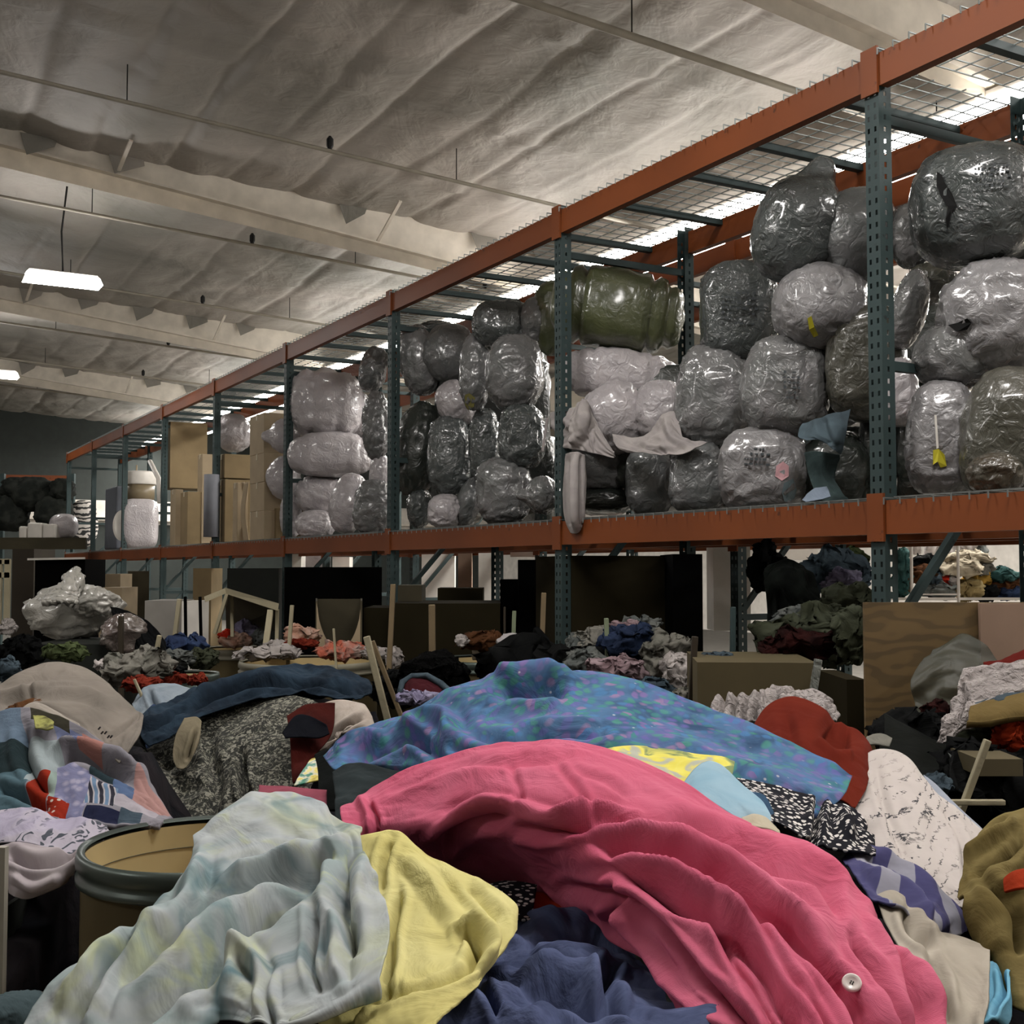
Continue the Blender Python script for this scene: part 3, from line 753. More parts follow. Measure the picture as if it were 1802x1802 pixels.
carton(385, 395, 800, 842, 'smaller cardboard box stacked below the white bag', t=.1, d=.4)
carton(410, 418, 850, 958, 'creased cardboard box in front of the bent cardboard sheets', t=.05, d=.12, mat=M_card2)
for k, (a, b) in enumerate(((730, 800), (800, 850), (850, 900), (900, 953))):
    carton(440, 465, a, b, ['topmost pale box of the tall stack beside the fourth post', 'second box from the top of the tall stack beside the fourth post', 'third box from the top of the tall stack beside the fourth post', 'lowest box of the tall stack beside the fourth post'][k], t=.04, d=.36, mat=M_card2)
carton(473, 486, 895, 950, 'low box on the deck between the tall stack and the fourth post', t=.15, d=.3)
# bent cardboard sheets
for k, (x, lab) in enumerate(((422, 'bent cardboard sheet nearest the tall box stack'), (430, 'second bent cardboard sheet leaning behind the first'))):
    cloth('cardboard_sheet', T([[(x, 850, .1), (x + 8, 848, .12)], [(x - 6, 900, .08), (x + 2, 900, .1)], [(x, 955, .1), (x + 8, 952, .12)]]), M_card2, lab, 'cardboard', res=(30, 8), rip=.0005, thick=.008)
# tub with lid, wrapped goods, pole
def tub():
    c = on_t(246, 905, RT + .35); Y = c.y; k = Y / FPX
    zb = DECK + .02; z1 = at(246, 882, Y).z; z2 = at(246, 853, Y).z; z3 = at(246, 832, Y).z
    r = empty('storage_tub', (c.x, c.y, z1), 'white lidded tub with a brown band standing on the wrapped box', 'tub')
    MB().lathe((c.x, c.y, 0), [(0, z1), (24 * k, z1), (25 * k, z2), (0, z2)]).build('body', plain('tub_brown', '#71654f', rough=.4), r, True)
    bevel(MB().lathe((c.x, c.y, 0), [(0, z2), (27 * k, z2), (28 * k, z2 + .03), (27 * k, z3), (22 * k, z3 + .02), (0, z3 + .02)]).build('lid', M_white, r, True), .005)
    MB().tube([(c.x - .06, c.y, z3), (c.x - .06, c.y, z3 + .12)], .012).build('spout', M_card2, r)
tub()
blob('wrapped_box', on_t(246, 922, RT + .3), *frame_at(on_t(246, 922, RT + .3), 0, 0), 42 * .0092, 30 * .0092, .28, F_pale, 5, e=.45, fold=.01, lump=.03, label='box wrapped in white plastic on the deck under the tub', cat='box')
q = [on_t(*p, RT + .1) for p in ((264, 812), (279, 842), (281, 885))]
props(MB().tube(q, .035, 8).build('bent_pole', M_white, smooth=True), 'bent white tube leaning beside the lidded tub', 'tube')
q = on_t(214, 925, RT + .02)
d = MB(); rr = 27 * q.y / FPX
nn = Vector((-math.sin(.9), -math.cos(.9), 0)); nn = -Vector((q.x, q.y, 0)).normalized(); xx = nn.cross(Vector((0, 0, 1)))
ring = lambda o_, r_: [q + nn * o_ + xx * r_ * math.cos(a_) * .55 + Vector((0, 0, r_ * math.sin(a_))) for a_ in np.linspace(0, 2 * math.pi, 32, endpoint=False)]
V_ = ring(0, rr) + ring(.05, rr) + ring(.07, rr * .8); F_ = [[i, (i + 1) % 32, 32 + (i + 1) % 32, 32 + i] for i in range(32)] + [[32 + i, 32 + (i + 1) % 32, 64 + (i + 1) % 32, 64 + i] for i in range(32)] + [list(range(32))[::-1], [64 + i for i in range(32)]]
mesh_obj('round_lid', V_, F_, M_white, label='round white lid standing on edge on the deck', cat='lid')
# grey crate lid seen broadside
M_gcrate = plain('slate_plastic', '#4f535a', rough=.5)
s_, z_ = rz_at(212, 955, .2)
c1 = empty('plastic_crate', W(s_ + .6, RT + .3, DECK), 'dark grey plastic crate stood on end in the far bay', 'crate')
bevel(MB().rbox(s_, s_ + .9, RT + .12, RT + .62, DECK + .02, on_t(190, 862, RT + .2).z).build('body', M_gcrate, c1), .03, 3)
# zebra patterned sack, small white tubs on the end rack
t = NT('zebra_cloth'); v = t.co(); t.base(t.ramp(t.wave(v, 3.2, 9, 'Z', 1.6), ((.48, (.02, .02, .02, 1)), (.52, lin('#c4bdb6'))))); t.set(Roughness=.8); M_zebra = t.m
c = on_t(146, 922, RT + .5); blob('patterned_sack', c, *frame_at(c), 42 * c.y / FPX, 24 * c.y / FPX, .25, M_zebra, 3, label='black and white patterned sack in the farthest bay', cat='sack')
# rack across the end of the aisle
ER = empty('end_rack', at(40, 1000, 24), 'orange beamed rack standing across the far end of the aisle', 'rack')
m = MB(); a, b = at(-140, 838, 24), at(122, 842, 24.8); m.bar(a, b, .1, .11); m.build('beam', M_orange, ER)
m = MB(); a, b = at(-140, 958, 19.2), at(152, 958, 19.4); m.bar(a, b, .1, .16); m.build('beam', M_cardd, ER)
for x in (-120, 5, 128):
    p = at(x, 838, 24.2); MB().bar((p.x, p.y, 0), (p.x, p.y, p.z + .05), .09, .09).build('post', M_teal, ER)
m = MB(); m.hexa([at(-140, 950, 19.2), at(152, 950, 19.4), at(151, 952, 20.5), at(-140, 952, 20.5), at(-140, 946, 19.2), at(152, 946, 19.4), at(151, 948, 20.5), at(-140, 948, 20.5)]); m.build('shelf', M_cardd, ER)
for x, w_, h_, lab in ((39, 14, 22, 'small white tub leftmost on the end rack shelf'), (60, 26, 28, 'white carton on the end rack shelf'), (86, 24, 26, 'pair of white tubs beside the white carton on the end shelf')):
    p = at(x, 948, 19.5); k = p.y / FPX
    bevel(props(MB().hexa([(p.x - w_ / 2 * k, p.y, p.z), (p.x + w_ / 2 * k, p.y, p.z), (p.x + w_ / 2 * k, p.y + .3, p.z), (p.x - w_ / 2 * k, p.y + .3, p.z), (p.x - w_ / 2 * k, p.y, p.z + h_ * k), (p.x + w_ / 2 * k, p.y, p.z + h_ * k), (p.x + w_ / 2 * k, p.y + .3, p.z + h_ * k), (p.x - w_ / 2 * k, p.y + .3, p.z + h_ * k)]).build('tub', M_white), lab, 'tub'), .03)
c = at(112, 926, 19.9); blob('plastic_bag', c, *frame_at(c), 22 * c.y / FPX, 24 * c.y / FPX, .3, F_pale, 8, label='white plastic bag on the end rack shelf', cat='bag')
# dark jumble on the end rack
random.seed(5); M_bund = fabric('dim_bundle_cloth', '#1b1e1b', '#2a2c28')
for i, (x, y, w_, h_) in enumerate(((20, 900, 60, 70), (60, 870, 70, 60), (95, 900, 60, 60), (30, 860, 50, 40), (110, 862, 40, 40))):
    c = at(x, y, 23.2); k = c.y / FPX
    blob('dark_bundle', c, *frame_at(c), h_ / 2 * k, w_ / 2 * k, .3, M_bund, 40 + i, nu=20, nv=28, fold=.2, label=['dark bundle low at the picture edge on the end rack', 'dark bundle in the middle of the end rack', 'dark bundle just behind the white plastic bag on the end rack', 'small dark bundle topmost on the end rack', 'small dark bundle beside the end post of the long rack'][i], cat='bundle')
# post wrapped in grey foam
c = on_t(372, 900, RT - .02); k = c.y / FPX
MB().tube([c + Vector((0, 0, -45 * k)), c + Vector((0, 0, 0)), c + Vector((0, 0, 65 * k))], .09, 10).build('foam_sleeve', plain('grey_foam', '#6e7076', rough=.8), smooth=True, label='grey plastic film wrapped round the post left of the tall boxes', cat='wrap')
# ---------------------------------------------------------------- the heap in the foreground
def heap(name, px, py, Y, rx, ry, rz, mat, label, seed=1, cat='heap', e=.9):
    c = at(px, py, Y)
    return blob(name, c, Vector((0, 0, 1)), Vector((1, 0, 0)), Vector((0, 1, 0)), rz, rx, ry, mat, seed, e=e, nu=40, nv=64, lump=.06, fold=.10, fs=4, label=label, cat=cat, kind='stuff')
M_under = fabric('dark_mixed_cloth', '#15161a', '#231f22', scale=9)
N_FRONT0 = len(COL.objects)
# pink
t = NT('pink_linen'); v = t.co()
n = t.noise(v, 7, 4); t.base(t.ramp(n, ((.3, lin('#b64e68', .95)), (.7, lin('#c2637c', .95)))))
w1 = t.wave(v, 260, 1, 'X'); w2 = t.wave(v, 260, 1, 'Z')
t.set(Roughness=.8, Specular_IOR_Level=.15); t.bump(t.math('ADD', t.noise(v, 13, 5, 1.5), t.math('MULTIPLY', t.math('ADD', w1, w2), .012)), .45, .02); C_pink = t.m
pink = cloth('pink_cloth', [
    [(612, 1412, 2.35), (650, 1385, 2.32), (740, 1350, 2.25), (850, 1318, 2.2), (960, 1310, 2.15), (1080, 1328, 2.1), (1200, 1378, 2.02), (1330, 1452, 1.92), (1450, 1505, 1.8), (1548, 1590, 1.68), (1612, 1690, 1.56), (1672, 1840, 1.45)],
    [(600, 1425, 2.2), (650, 1400, 2.22), (735, 1372, 2.15), (850, 1342, 2.1), (965, 1335, 2.06), (1080, 1358, 2.0), (1190, 1412, 1.92), (1310, 1485, 1.8), (1420, 1555, 1.66), (1510, 1650, 1.54), (1570, 1760, 1.44), (1615, 1890, 1.36)],
    [(605, 1455, 2.12), (665, 1435, 2.12), (750, 1420, 2.05), (860, 1400, 1.98), (970, 1400, 1.92), (1070, 1430, 1.85), (1165, 1490, 1.76), (1265, 1560, 1.66), (1365, 1650, 1.54), (1445, 1745, 1.43), (1505, 1830, 1.36), (1550, 1930, 1.3)],
    [(615, 1480, 2.08), (680, 1470, 2.08), (765, 1462, 2.0), (870, 1452, 1.96), (975, 1468, 1.86), (1055, 1505, 1.76), (1130, 1562, 1.68), (1215, 1640, 1.57), (1300, 1730, 1.47), (1370, 1815, 1.38), (1430, 1890, 1.31), (1480, 1960, 1.26)],
    [(628, 1500, 2.08), (700, 1505, 2.1), (790, 1515, 2.12), (880, 1525, 2.06), (975, 1535, 1.94), (1045, 1565, 1.8), (1110, 1620, 1.69), (1180, 1700, 1.58), (1250, 1780, 1.47), (1310, 1850, 1.39), (1370, 1930, 1.31), (1420, 1990, 1.25)],
    [(640, 1520, 2.1), (720, 1550, 2.18), (810, 1580, 2.25), (900, 1585, 2.16), (980, 1592, 2.0), (1045, 1618, 1.86), (1100, 1668, 1.76), (1155, 1735, 1.64), (1215, 1800, 1.52), (1270, 1880, 1.42), (1320, 1960, 1.33), (1370, 2030, 1.27)],
], C_pink, 'large bright pink linen cloth spread over the foreground heap, with a white button', 'cloth', res=(130, 230), rip=.004, rsc=5, amp=.012, ascale=4, thick=.003, folds=[
    (-.028, 17, [(1150, 1445), (1260, 1475), (1350, 1520), (1450, 1545), (1475, 1600)]),
    (.016, 13, [(1000, 1440), (1140, 1470), (1260, 1520), (1370, 1590), (1450, 1640)]),
    (-.034, 17, [(1030, 1480), (1150, 1500), (1270, 1560), (1390, 1640), (1500, 1760), (1560, 1880)]),
    (-.030, 16, [(1060, 1520), (1150, 1560), (1260, 1620), (1330, 1700), (1390, 1810), (1420, 1900)]),
    (.020, 12, [(1090, 1500), (1190, 1545), (1300, 1620), (1400, 1730), (1470, 1860)]),
    (-.024, 12, [(1000, 1560), (1100, 1590), (1170, 1650), (1220, 1710), (1300, 1790), (1340, 1850)]),
    (.018, 9, [(1088, 1562), (1102, 1625), (1160, 1700), (1230, 1775), (1290, 1820)]),
    (-.022, 9, [(1078, 1560), (1085, 1620), (1130, 1690), (1190, 1760)]),
    (-.026, 11, [(1255, 1600), (1285, 1680), (1330, 1750), (1370, 1830)]),
    (-.02, 9, [(1300, 1590), (1360, 1680), (1440, 1790), (1470, 1860)]),
    (-.03, 14, [(765, 1505), (800, 1462), (850, 1436), (890, 1440)]),
    (.018, 11, [(770, 1470), (830, 1425), (900, 1418), (980, 1440), (1060, 1430), (1120, 1440)]),
    (-.022, 10, [(900, 1455), (980, 1462), (1050, 1448), (1150, 1455)]),
    (-.012, 10, [(690, 1385), (800, 1350), (900, 1345), (1000, 1338)]),
    (.012, 9, [(630, 1400), (650, 1430), (648, 1470)]), (-.02, 6, [(645, 1405), (660, 1440), (655, 1475)]),
    (-.03, 13, [(1555, 1590), (1600, 1690), (1630, 1800)]), (.02, 16, [(1590, 1640), (1630, 1740), (1650, 1850)]),
    (-.02, 9, [(1500, 1640), (1550, 1720), (1590, 1830)]),
    (-.008, 8, [(1010, 1360), (1060, 1375), (1110, 1400)]), (-.008, 7, [(980, 1350), (1020, 1400), (1050, 1440)]), (-.008, 7, [(900, 1350), (915, 1390), (910, 1430)])])
bpy.context.view_layer.update()
def fY(o, px, py, back=.004):
    r = ray(px, py).normalized(); O = Vector((0, 0, EYE)) - o.location
    dg = bpy.context.evaluated_depsgraph_get()
    ok, loc, nrm, _ = o.ray_cast(O, r)
    return ((loc + o.location).y - back, nrm) if ok else (1.5, Vector((0, -.7, .7)))
Yb, nb = fY(pink, 1499, 1733)
cb = at(1499, 1733, Yb); rb = 17 * Yb / FPX
nb = (Vector((0, 0, EYE)) - cb).normalized() * .6 + Vector((0, 0, .4)); nb.normalize()
xb = nb.cross(Vector((0, 1, 0))).normalized(); yb_ = nb.cross(xb)
V_, F_ = [], []
pr_ = [(.0, .0012), (.35, .0012), (.55, .0022), (.8, .0034), (.95, .0028), (1, .001), (.95, -.0012), (0, -.0012)]
for q_, h_ in pr_:
    for j in range(32):
        a_ = 2 * math.pi * j / 32; V_.append(cb + (xb * math.cos(a_) + yb_ * math.sin(a_)) * rb * q_ + nb * (h_ + .004))
for i in range(len(pr_) - 1):
    for j in range(32): F_.append([i * 32 + j, i * 32 + (j + 1) % 32, (i + 1) * 32 + (j + 1) % 32, (i + 1) * 32 + j])
btn = mesh_obj('button', V_, F_, plain('pearl_button', '#d6cdc8', rough=.25), pink, True); btn['label'] = 'white round button'
m = MB()
for dx, dy in ((-.16, 0), (.16, 0), (0, .16), (0, -.16)):
    p = cb + xb * rb * dx + yb_ * rb * dy + nb * .0052; m.tube([p, p + nb * .0008], rb * .07, 8)
m.build('button_hole', M_hole, pink)

# pale tie-dye
t = NT('pale_tie_dye'); v = t.co()
n1 = t.noise(v, 5.5, 3, 1.2); n2 = t.noise(t.co(loc=(3, 1, 2)), 7.5, 3, 1.5); n3 = t.noise(t.co(loc=(7, 5, 2)), 5, 3, 1.5)
c = t.ramp(n1, ((.38, lin('#97a6a6',.78)), (.52, lin('#b2b8ba',.78)), (.66, lin('#b3b9a6',.78))))
c = t.mix(t.ramp(n2, ((.57, (0, 0, 0, 1)), (.70, (1, 1, 1, 1)))), c, lin('#bcc3a0',.8))
c = t.mix(t.ramp(n3, ((.57, (0, 0, 0, 1)), (.72, (1, 1, 1, 1)))), c, lin('#65828a',.78))
t.base(c); t.set(Roughness=.9, Specular_IOR_Level=.15); t.bump(t.noise(v, 9, 4, 1), .35, .03); C_tie = t.m
cloth('tie_dyed_cloth', [
    [(345, 1470, 1.95), (380, 1440, 2.0), (440, 1412, 2.05), (500, 1402, 2.08), (560, 1412, 2.06), (590, 1440, 2.0), (632, 1448, 1.92)],
    [(330, 1510, 1.86), (370, 1490, 1.88), (440, 1465, 1.92), (505, 1460, 1.94), (560, 1470, 1.9), (600, 1480, 1.84), (640, 1500, 1.8)],
    [(260, 1590, 1.76), (330, 1565, 1.78), (410, 1540, 1.82), (490, 1530, 1.82), (560, 1530, 1.76), (620, 1545, 1.7), (668, 1560, 1.7)],
    [(180, 1660, 1.68), (270, 1640, 1.68), (360, 1620, 1.7), (450, 1605, 1.72), (530, 1605, 1.66), (610, 1615, 1.6), (684, 1610, 1.6)],
    [(100, 1730, 1.6), (200, 1715, 1.6), (310, 1700, 1.6), (410, 1690, 1.6), (500, 1690, 1.55), (600, 1690, 1.5), (682, 1665, 1.52)],
    [(50, 1800, 1.54), (160, 1790, 1.52), (280, 1785, 1.5), (400, 1745, 1.52), (470, 1785, 1.44), (560, 1780, 1.42), (668, 1728, 1.46)],
    [(20, 1860, 1.48), (140, 1860, 1.46), (260, 1870, 1.42), (390, 1800, 1.5), (455, 1806, 1.42), (520, 1800, 1.42), (640, 1745, 1.46)]],
    C_tie, 'pale grey green tie dyed cloth slumped over the left front of the heap', 'cloth', res=(140, 160), rip=.006, rsc=4.5, amp=.016, ascale=4, thick=.003, folds=[
    (-.035, 15, [(620, 1490), (600, 1560), (612, 1620), (620, 1660)]), (-.03, 12, [(590, 1500), (520, 1530), (440, 1560), (360, 1610), (300, 1680)]),
    (.02, 14, [(630, 1470), (560, 1500), (470, 1530), (400, 1560)]), (-.035, 20, [(380, 1660), (340, 1720), (270, 1770), (200, 1820)]),
    (-.04, 20, [(560, 1520), (500, 1590), (440, 1640), (385, 1680), (360, 1760)]), (.03, 18, [(350, 1490), (335, 1560), (310, 1620), (220, 1680), (120, 1770)]),
    (-.03, 12, [(470, 1600), (440, 1640), (400, 1690), (390, 1730)]), (.025, 14, [(300, 1640), (230, 1700), (150, 1790)]),
    (-.03, 11, [(250, 1660), (190, 1730), (130, 1810)]), (-.02, 9, [(560, 1600), (545, 1680), (560, 1740)]), (.02, 12, [(600, 1600), (590, 1680), (600, 1740)]),
    (.02, 12, [(380, 1700), (440, 1690), (470, 1740), (455, 1800)]), (-.02, 8, [(470, 1700), (470, 1760), (480, 1800)])])
C_yel = fabric('pale_yellow_cotton', '#d6ce90', '#ccc27e', scale=4, bump=.4, k=1.15)
yel = cloth('yellow_shirt', [
    [(560, 1500, 2.0), (640, 1472, 1.98), (700, 1466, 1.96), (740, 1500, 1.9), (800, 1535, 1.84), (865, 1568, 1.78), (905, 1592, 1.72), (908, 1620, 1.7)],
    [(560, 1560, 1.86), (650, 1535, 1.86), (710, 1530, 1.84), (760, 1550, 1.8), (810, 1575, 1.75), (860, 1600, 1.7), (892, 1630, 1.66), (900, 1650, 1.64)],
    [(570, 1640, 1.72), (660, 1620, 1.72), (720, 1620, 1.7), (775, 1632, 1.67), (820, 1645, 1.63), (855, 1660, 1.6), (870, 1680, 1.58), (872, 1692, 1.57)],
    [(570, 1720, 1.6), (660, 1705, 1.58), (720, 1705, 1.56), (770, 1712, 1.53), (800, 1718, 1.51), (822, 1725, 1.5), (835, 1735, 1.5), (838, 1738, 1.5)],
    [(560, 1800, 1.48), (640, 1790, 1.45), (700, 1780, 1.44), (740, 1775, 1.44), (765, 1772, 1.44), (780, 1770, 1.44), (790, 1768, 1.44), (796, 1768, 1.44)],
    [(540, 1880, 1.42), (620, 1860, 1.4), (670, 1840, 1.4), (710, 1830, 1.4), (730, 1822, 1.4), (745, 1815, 1.4), (752, 1812, 1.4), (756, 1808, 1.4)]],
    C_yel, 'pale yellow shirt lying beside the pink cloth', 'shirt', res=(110, 120), rip=.004, rsc=5, amp=.008, ascale=4, folds=[
    (-.02, 8, [(690, 1480), (672, 1520), (668, 1560)]), (-.02, 9, [(700, 1560), (690, 1650), (680, 1740)]), (-.03, 10, [(812, 1648), (830, 1650), (840, 1675), (825, 1700)]),
    (.02, 9, [(800, 1640), (850, 1640), (862, 1680), (835, 1705)]), (-.014, 7, [(840, 1700), (770, 1740), (700, 1760), (650, 1770)]), (-.02, 8, [(700, 1745), (650, 1760), (610, 1790)]),
    (.014, 14, [(720, 1510), (760, 1560), (800, 1620)]), (-.012, 8, [(820, 1560), (850, 1590), (880, 1625)])])
# navy
C_navy = fabric('navy_cotton', '#3f4763', '#545d7d', scale=12, bump=.6, k=1.3)
cloth('navy_cloth', [
    [(850, 1700, 1.9), (890, 1640, 1.95), (945, 1612, 1.96), (1010, 1620, 1.94), (1070, 1645, 1.9), (1110, 1672, 1.86), (1140, 1700, 1.8)],
    [(820, 1735, 1.76), (880, 1680, 1.8), (945, 1655, 1.8), (1010, 1662, 1.78), (1070, 1690, 1.76), (1120, 1715, 1.72), (1160, 1740, 1.68)],
    [(790, 1780, 1.62), (860, 1730, 1.66), (940, 1715, 1.66), (1010, 1720, 1.64), (1080, 1745, 1.62), (1145, 1765, 1.6), (1200, 1775, 1.58)],
    [(750, 1830, 1.48), (840, 1790, 1.5), (930, 1780, 1.5), (1010, 1785, 1.49), (1090, 1795, 1.48), (1170, 1805, 1.47), (1260, 1790, 1.48)],
    [(720, 1900, 1.36), (820, 1880, 1.38), (920, 1870, 1.38), (1010, 1870, 1.38), (1100, 1870, 1.38), (1200, 1870, 1.38), (1320, 1850, 1.4)]],
    C_navy, 'navy blue crumpled cloth at the front of the heap between yellow and pink', 'cloth', res=(110, 150), rip=.010, rsc=7, amp=.018, ascale=5, folds=[
    (-.035, 11, [(930, 1665), (990, 1655), (1040, 1668), (1075, 1680)]), (.02, 12, [(900, 1640), (960, 1630), (1040, 1645)]), (-.03, 14, [(860, 1740), (960, 1760), (1060, 1790), (1130, 1800)]),
    (.03, 16, [(880, 1760), (980, 1735), (1080, 1770)]), (-.03, 12, [(1080, 1700), (1060, 1750), (1090, 1800)]), (.02, 14, [(820, 1790), (880, 1800), (960, 1810)]), (-.03, 9, [(850, 1770), (880, 1800)])])
# floral blue
t = NT('blue_floral_cotton'); v = t.co()
n1 = t.noise(v, 9, 4, .5); c = t.ramp(n1, ((.3, lin('#2c4360',.95)), (.5, lin('#48688a',.95)), (.68, lin('#565a8a',.95))))
vc = t.voro(t.mix(.06, v, t.noise(v, 10, 2)), 46, out='Color'); vd = t.voro(t.mix(.06, v, t.noise(v, 10, 2)), 46)
sep = t.n('ShaderNodeSeparateColor'); t.l(vc, sep.inputs[0])
fl_c = t.ramp(sep.outputs[0], ((0, lin('#3f8b7c',.78)), (.2, lin('#6f63ab',.78)), (.38, lin('#8d6aa6',.78)), (.55, lin('#4f9b79',.78)), (.75, lin('#4b7fb0',.78)), (.93, lin('#a97fa6',.78))), 'CONSTANT')
m_ = t.ramp(vd, ((.35, (1, 1, 1, 1)), (.62, (0, 0, 0, 1)))); m2 = t.math('MULTIPLY', m_, t.ramp(t.noise(t.co(loc=(4, 4, 4)), 5, 2), ((.30, (.15, .15, .15, 1)), (.5, (.6, .6, .6, 1)))))
c = t.mix(m2, c, fl_c)
sp = t.ramp(t.voro(v, 30), ((.06, (1, 1, 1, 1)), (.12, (0, 0, 0, 1)))); c = t.mix(t.math('MULTIPLY', sp, t.ramp(t.noise(t.co(loc=(9, 9, 1)), 6, 2), ((.5, (0, 0, 0, 1)), (.6, (.8, .8, .8, 1))))), c, lin('#b9b7bd'))
t.base(c); t.set(Roughness=.88, Specular_IOR_Level=.15); t.bump(t.noise(v, 9, 4, 1), .4, .03); C_flor = t.m
cloth('blue_floral_cloth', [
    [(572, 1335, 3.0), (620, 1292, 3.05), (700, 1262, 3.0), (790, 1215, 2.95), (880, 1185, 2.95), (960, 1178, 2.9), (1060, 1190, 2.85), (1160, 1215, 2.8), (1260, 1255, 2.72), (1360, 1300, 2.62), (1440, 1340, 2.55), (1498, 1370, 2.5)],
    [(578, 1345, 2.86), (640, 1310, 2.9), (710, 1285, 2.86), (790, 1245, 2.82), (880, 1225, 2.8), (970, 1218, 2.75), (1070, 1232, 2.7), (1170, 1260, 2.66), (1260, 1295, 2.58), (1350, 1330, 2.5), (1430, 1362, 2.44), (1490, 1390, 2.4)],
    [(585, 1352, 2.8), (650, 1330, 2.8), (715, 1312, 2.74), (790, 1290, 2.68), (880, 1280, 2.64), (970, 1275, 2.58), (1070, 1285, 2.54), (1160, 1302, 2.5), (1250, 1325, 2.44), (1340, 1355, 2.38), (1420, 1385, 2.34), (1480, 1408, 2.32)],
    [(595, 1360, 2.8), (660, 1350, 2.74), (720, 1345, 2.66), (800, 1335, 2.55), (880, 1325, 2.48), (970, 1318, 2.42), (1070, 1325, 2.38), (1160, 1335, 2.36), (1250, 1350, 2.33), (1330, 1378, 2.3), (1400, 1408, 2.28), (1460, 1425, 2.28)],
    [(620, 1375, 2.85), (680, 1375, 2.8), (740, 1372, 2.66), (810, 1365, 2.5), (880, 1360, 2.44), (970, 1350, 2.36), (1070, 1350, 2.32), (1160, 1352, 2.32), (1240, 1368, 2.3), (1320, 1395, 2.28), (1385, 1425, 2.26), (1450, 1450, 2.26)]],
    C_flor, 'blue and violet floral cloth crowning the foreground heap behind the pink cloth', 'cloth', res=(110, 230), rip=.006, rsc=4, amp=.014, ascale=3, thick=.003, folds=[
    (-.05, 12, [(880, 1222), (930, 1222), (985, 1218)]), (.03, 12, [(870, 1200), (940, 1192), (1010, 1205)]), (.035, 14, [(700, 1290), (780, 1262), (800, 1300), (900, 1325)]),
    (-.04, 13, [(810, 1300), (880, 1312), (960, 1300), (1060, 1300)]), (-.03, 11, [(720, 1300), (760, 1320), (780, 1350)]), (.02, 11, [(880, 1315), (1000, 1310), (1120, 1330), (1240, 1350)]),
    (-.03, 10, [(620, 1335), (680, 1310), (750, 1300)]), (-.02, 10, [(1100, 1320), (1240, 1340), (1350, 1385), (1440, 1420)]), (.02, 9, [(590, 1330), (640, 1305), (690, 1300)])])
# red felt
C_red = fabric('rust_red_felt', '#6a2114', '#742818', scale=3, bump=.15, k=.85)
cloth('red_felt_cloth', [
    [(1322, 1290, 2.9), (1350, 1245, 3.0), (1395, 1228, 3.02), (1440, 1245, 3.0), (1470, 1272, 2.95), (1510, 1285, 2.92), (1532, 1320, 2.85), (1537, 1350, 2.8)],
    [(1330, 1305, 2.8), (1365, 1285, 2.84), (1400, 1278, 2.84), (1440, 1290, 2.8), (1470, 1310, 2.78), (1500, 1325, 2.75), (1520, 1345, 2.72), (1530, 1365, 2.7)],
    [(1350, 1330, 2.7), (1385, 1325, 2.7), (1420, 1330, 2.68), (1450, 1345, 2.66), (1475, 1360, 2.64), (1495, 1370, 2.62), (1512, 1385, 2.6), (1522, 1392, 2.6)],
    [(1380, 1380, 2.62), (1410, 1385, 2.6), (1440, 1395, 2.58), (1465, 1402, 2.56), (1480, 1408, 2.54), (1492, 1412, 2.53), (1500, 1418, 2.52), (1506, 1420, 2.52)]],
    C_red, 'rust red felt cloth hooding up behind the floral cloth', 'cloth', res=(80, 90), rip=.002, amp=.006, folds=[(-.035, 15, [(1455, 1285), (1475, 1300), (1500, 1300)]), (-.01, 12, [(1380, 1250), (1400, 1320), (1440, 1380)])])
cloth('red_trim', [[(1290, 1296, 2.9), (1320, 1283, 2.92), (1350, 1290, 2.9)], [(1290, 1310, 2.84), (1320, 1305, 2.84), (1360, 1315, 2.8)]], C_red, 'strip of red cloth showing under the white ruffles', 'cloth', res=(20, 30))
C_lace = fabric('white_cotton_lace', '#b5adaa', '#a39b98', scale=20, bump=1.0, bscale=40)
cloth('ruffled_cloth', [
    [(1240, 1275, 3.15), (1262, 1238, 3.2), (1300, 1230, 3.2), (1340, 1222, 3.2), (1375, 1212, 3.2), (1420, 1220, 3.18), (1458, 1238, 3.15), (1476, 1262, 3.1)],
    [(1245, 1285, 3.08), (1270, 1262, 3.1), (1305, 1255, 3.1), (1340, 1248, 3.1), (1378, 1236, 3.1), (1420, 1240, 3.1), (1450, 1255, 3.08), (1472, 1270, 3.05)],
    [(1255, 1292, 3.0), (1280, 1285, 3.0), (1310, 1283, 3.0), (1345, 1275, 3.0), (1385, 1270, 3.0), (1420, 1270, 3.0), (1450, 1272, 3.0), (1470, 1276, 3.0)]],
    C_lace, 'white ruffled lace blouse behind the red felt cloth', 'blouse', res=(70, 160), rip=.016, rsc=11, folds=[(.02, 5, [(x, 1225), (x - 12, 1280)]) for x in (1270, 1290, 1310, 1330, 1350)])
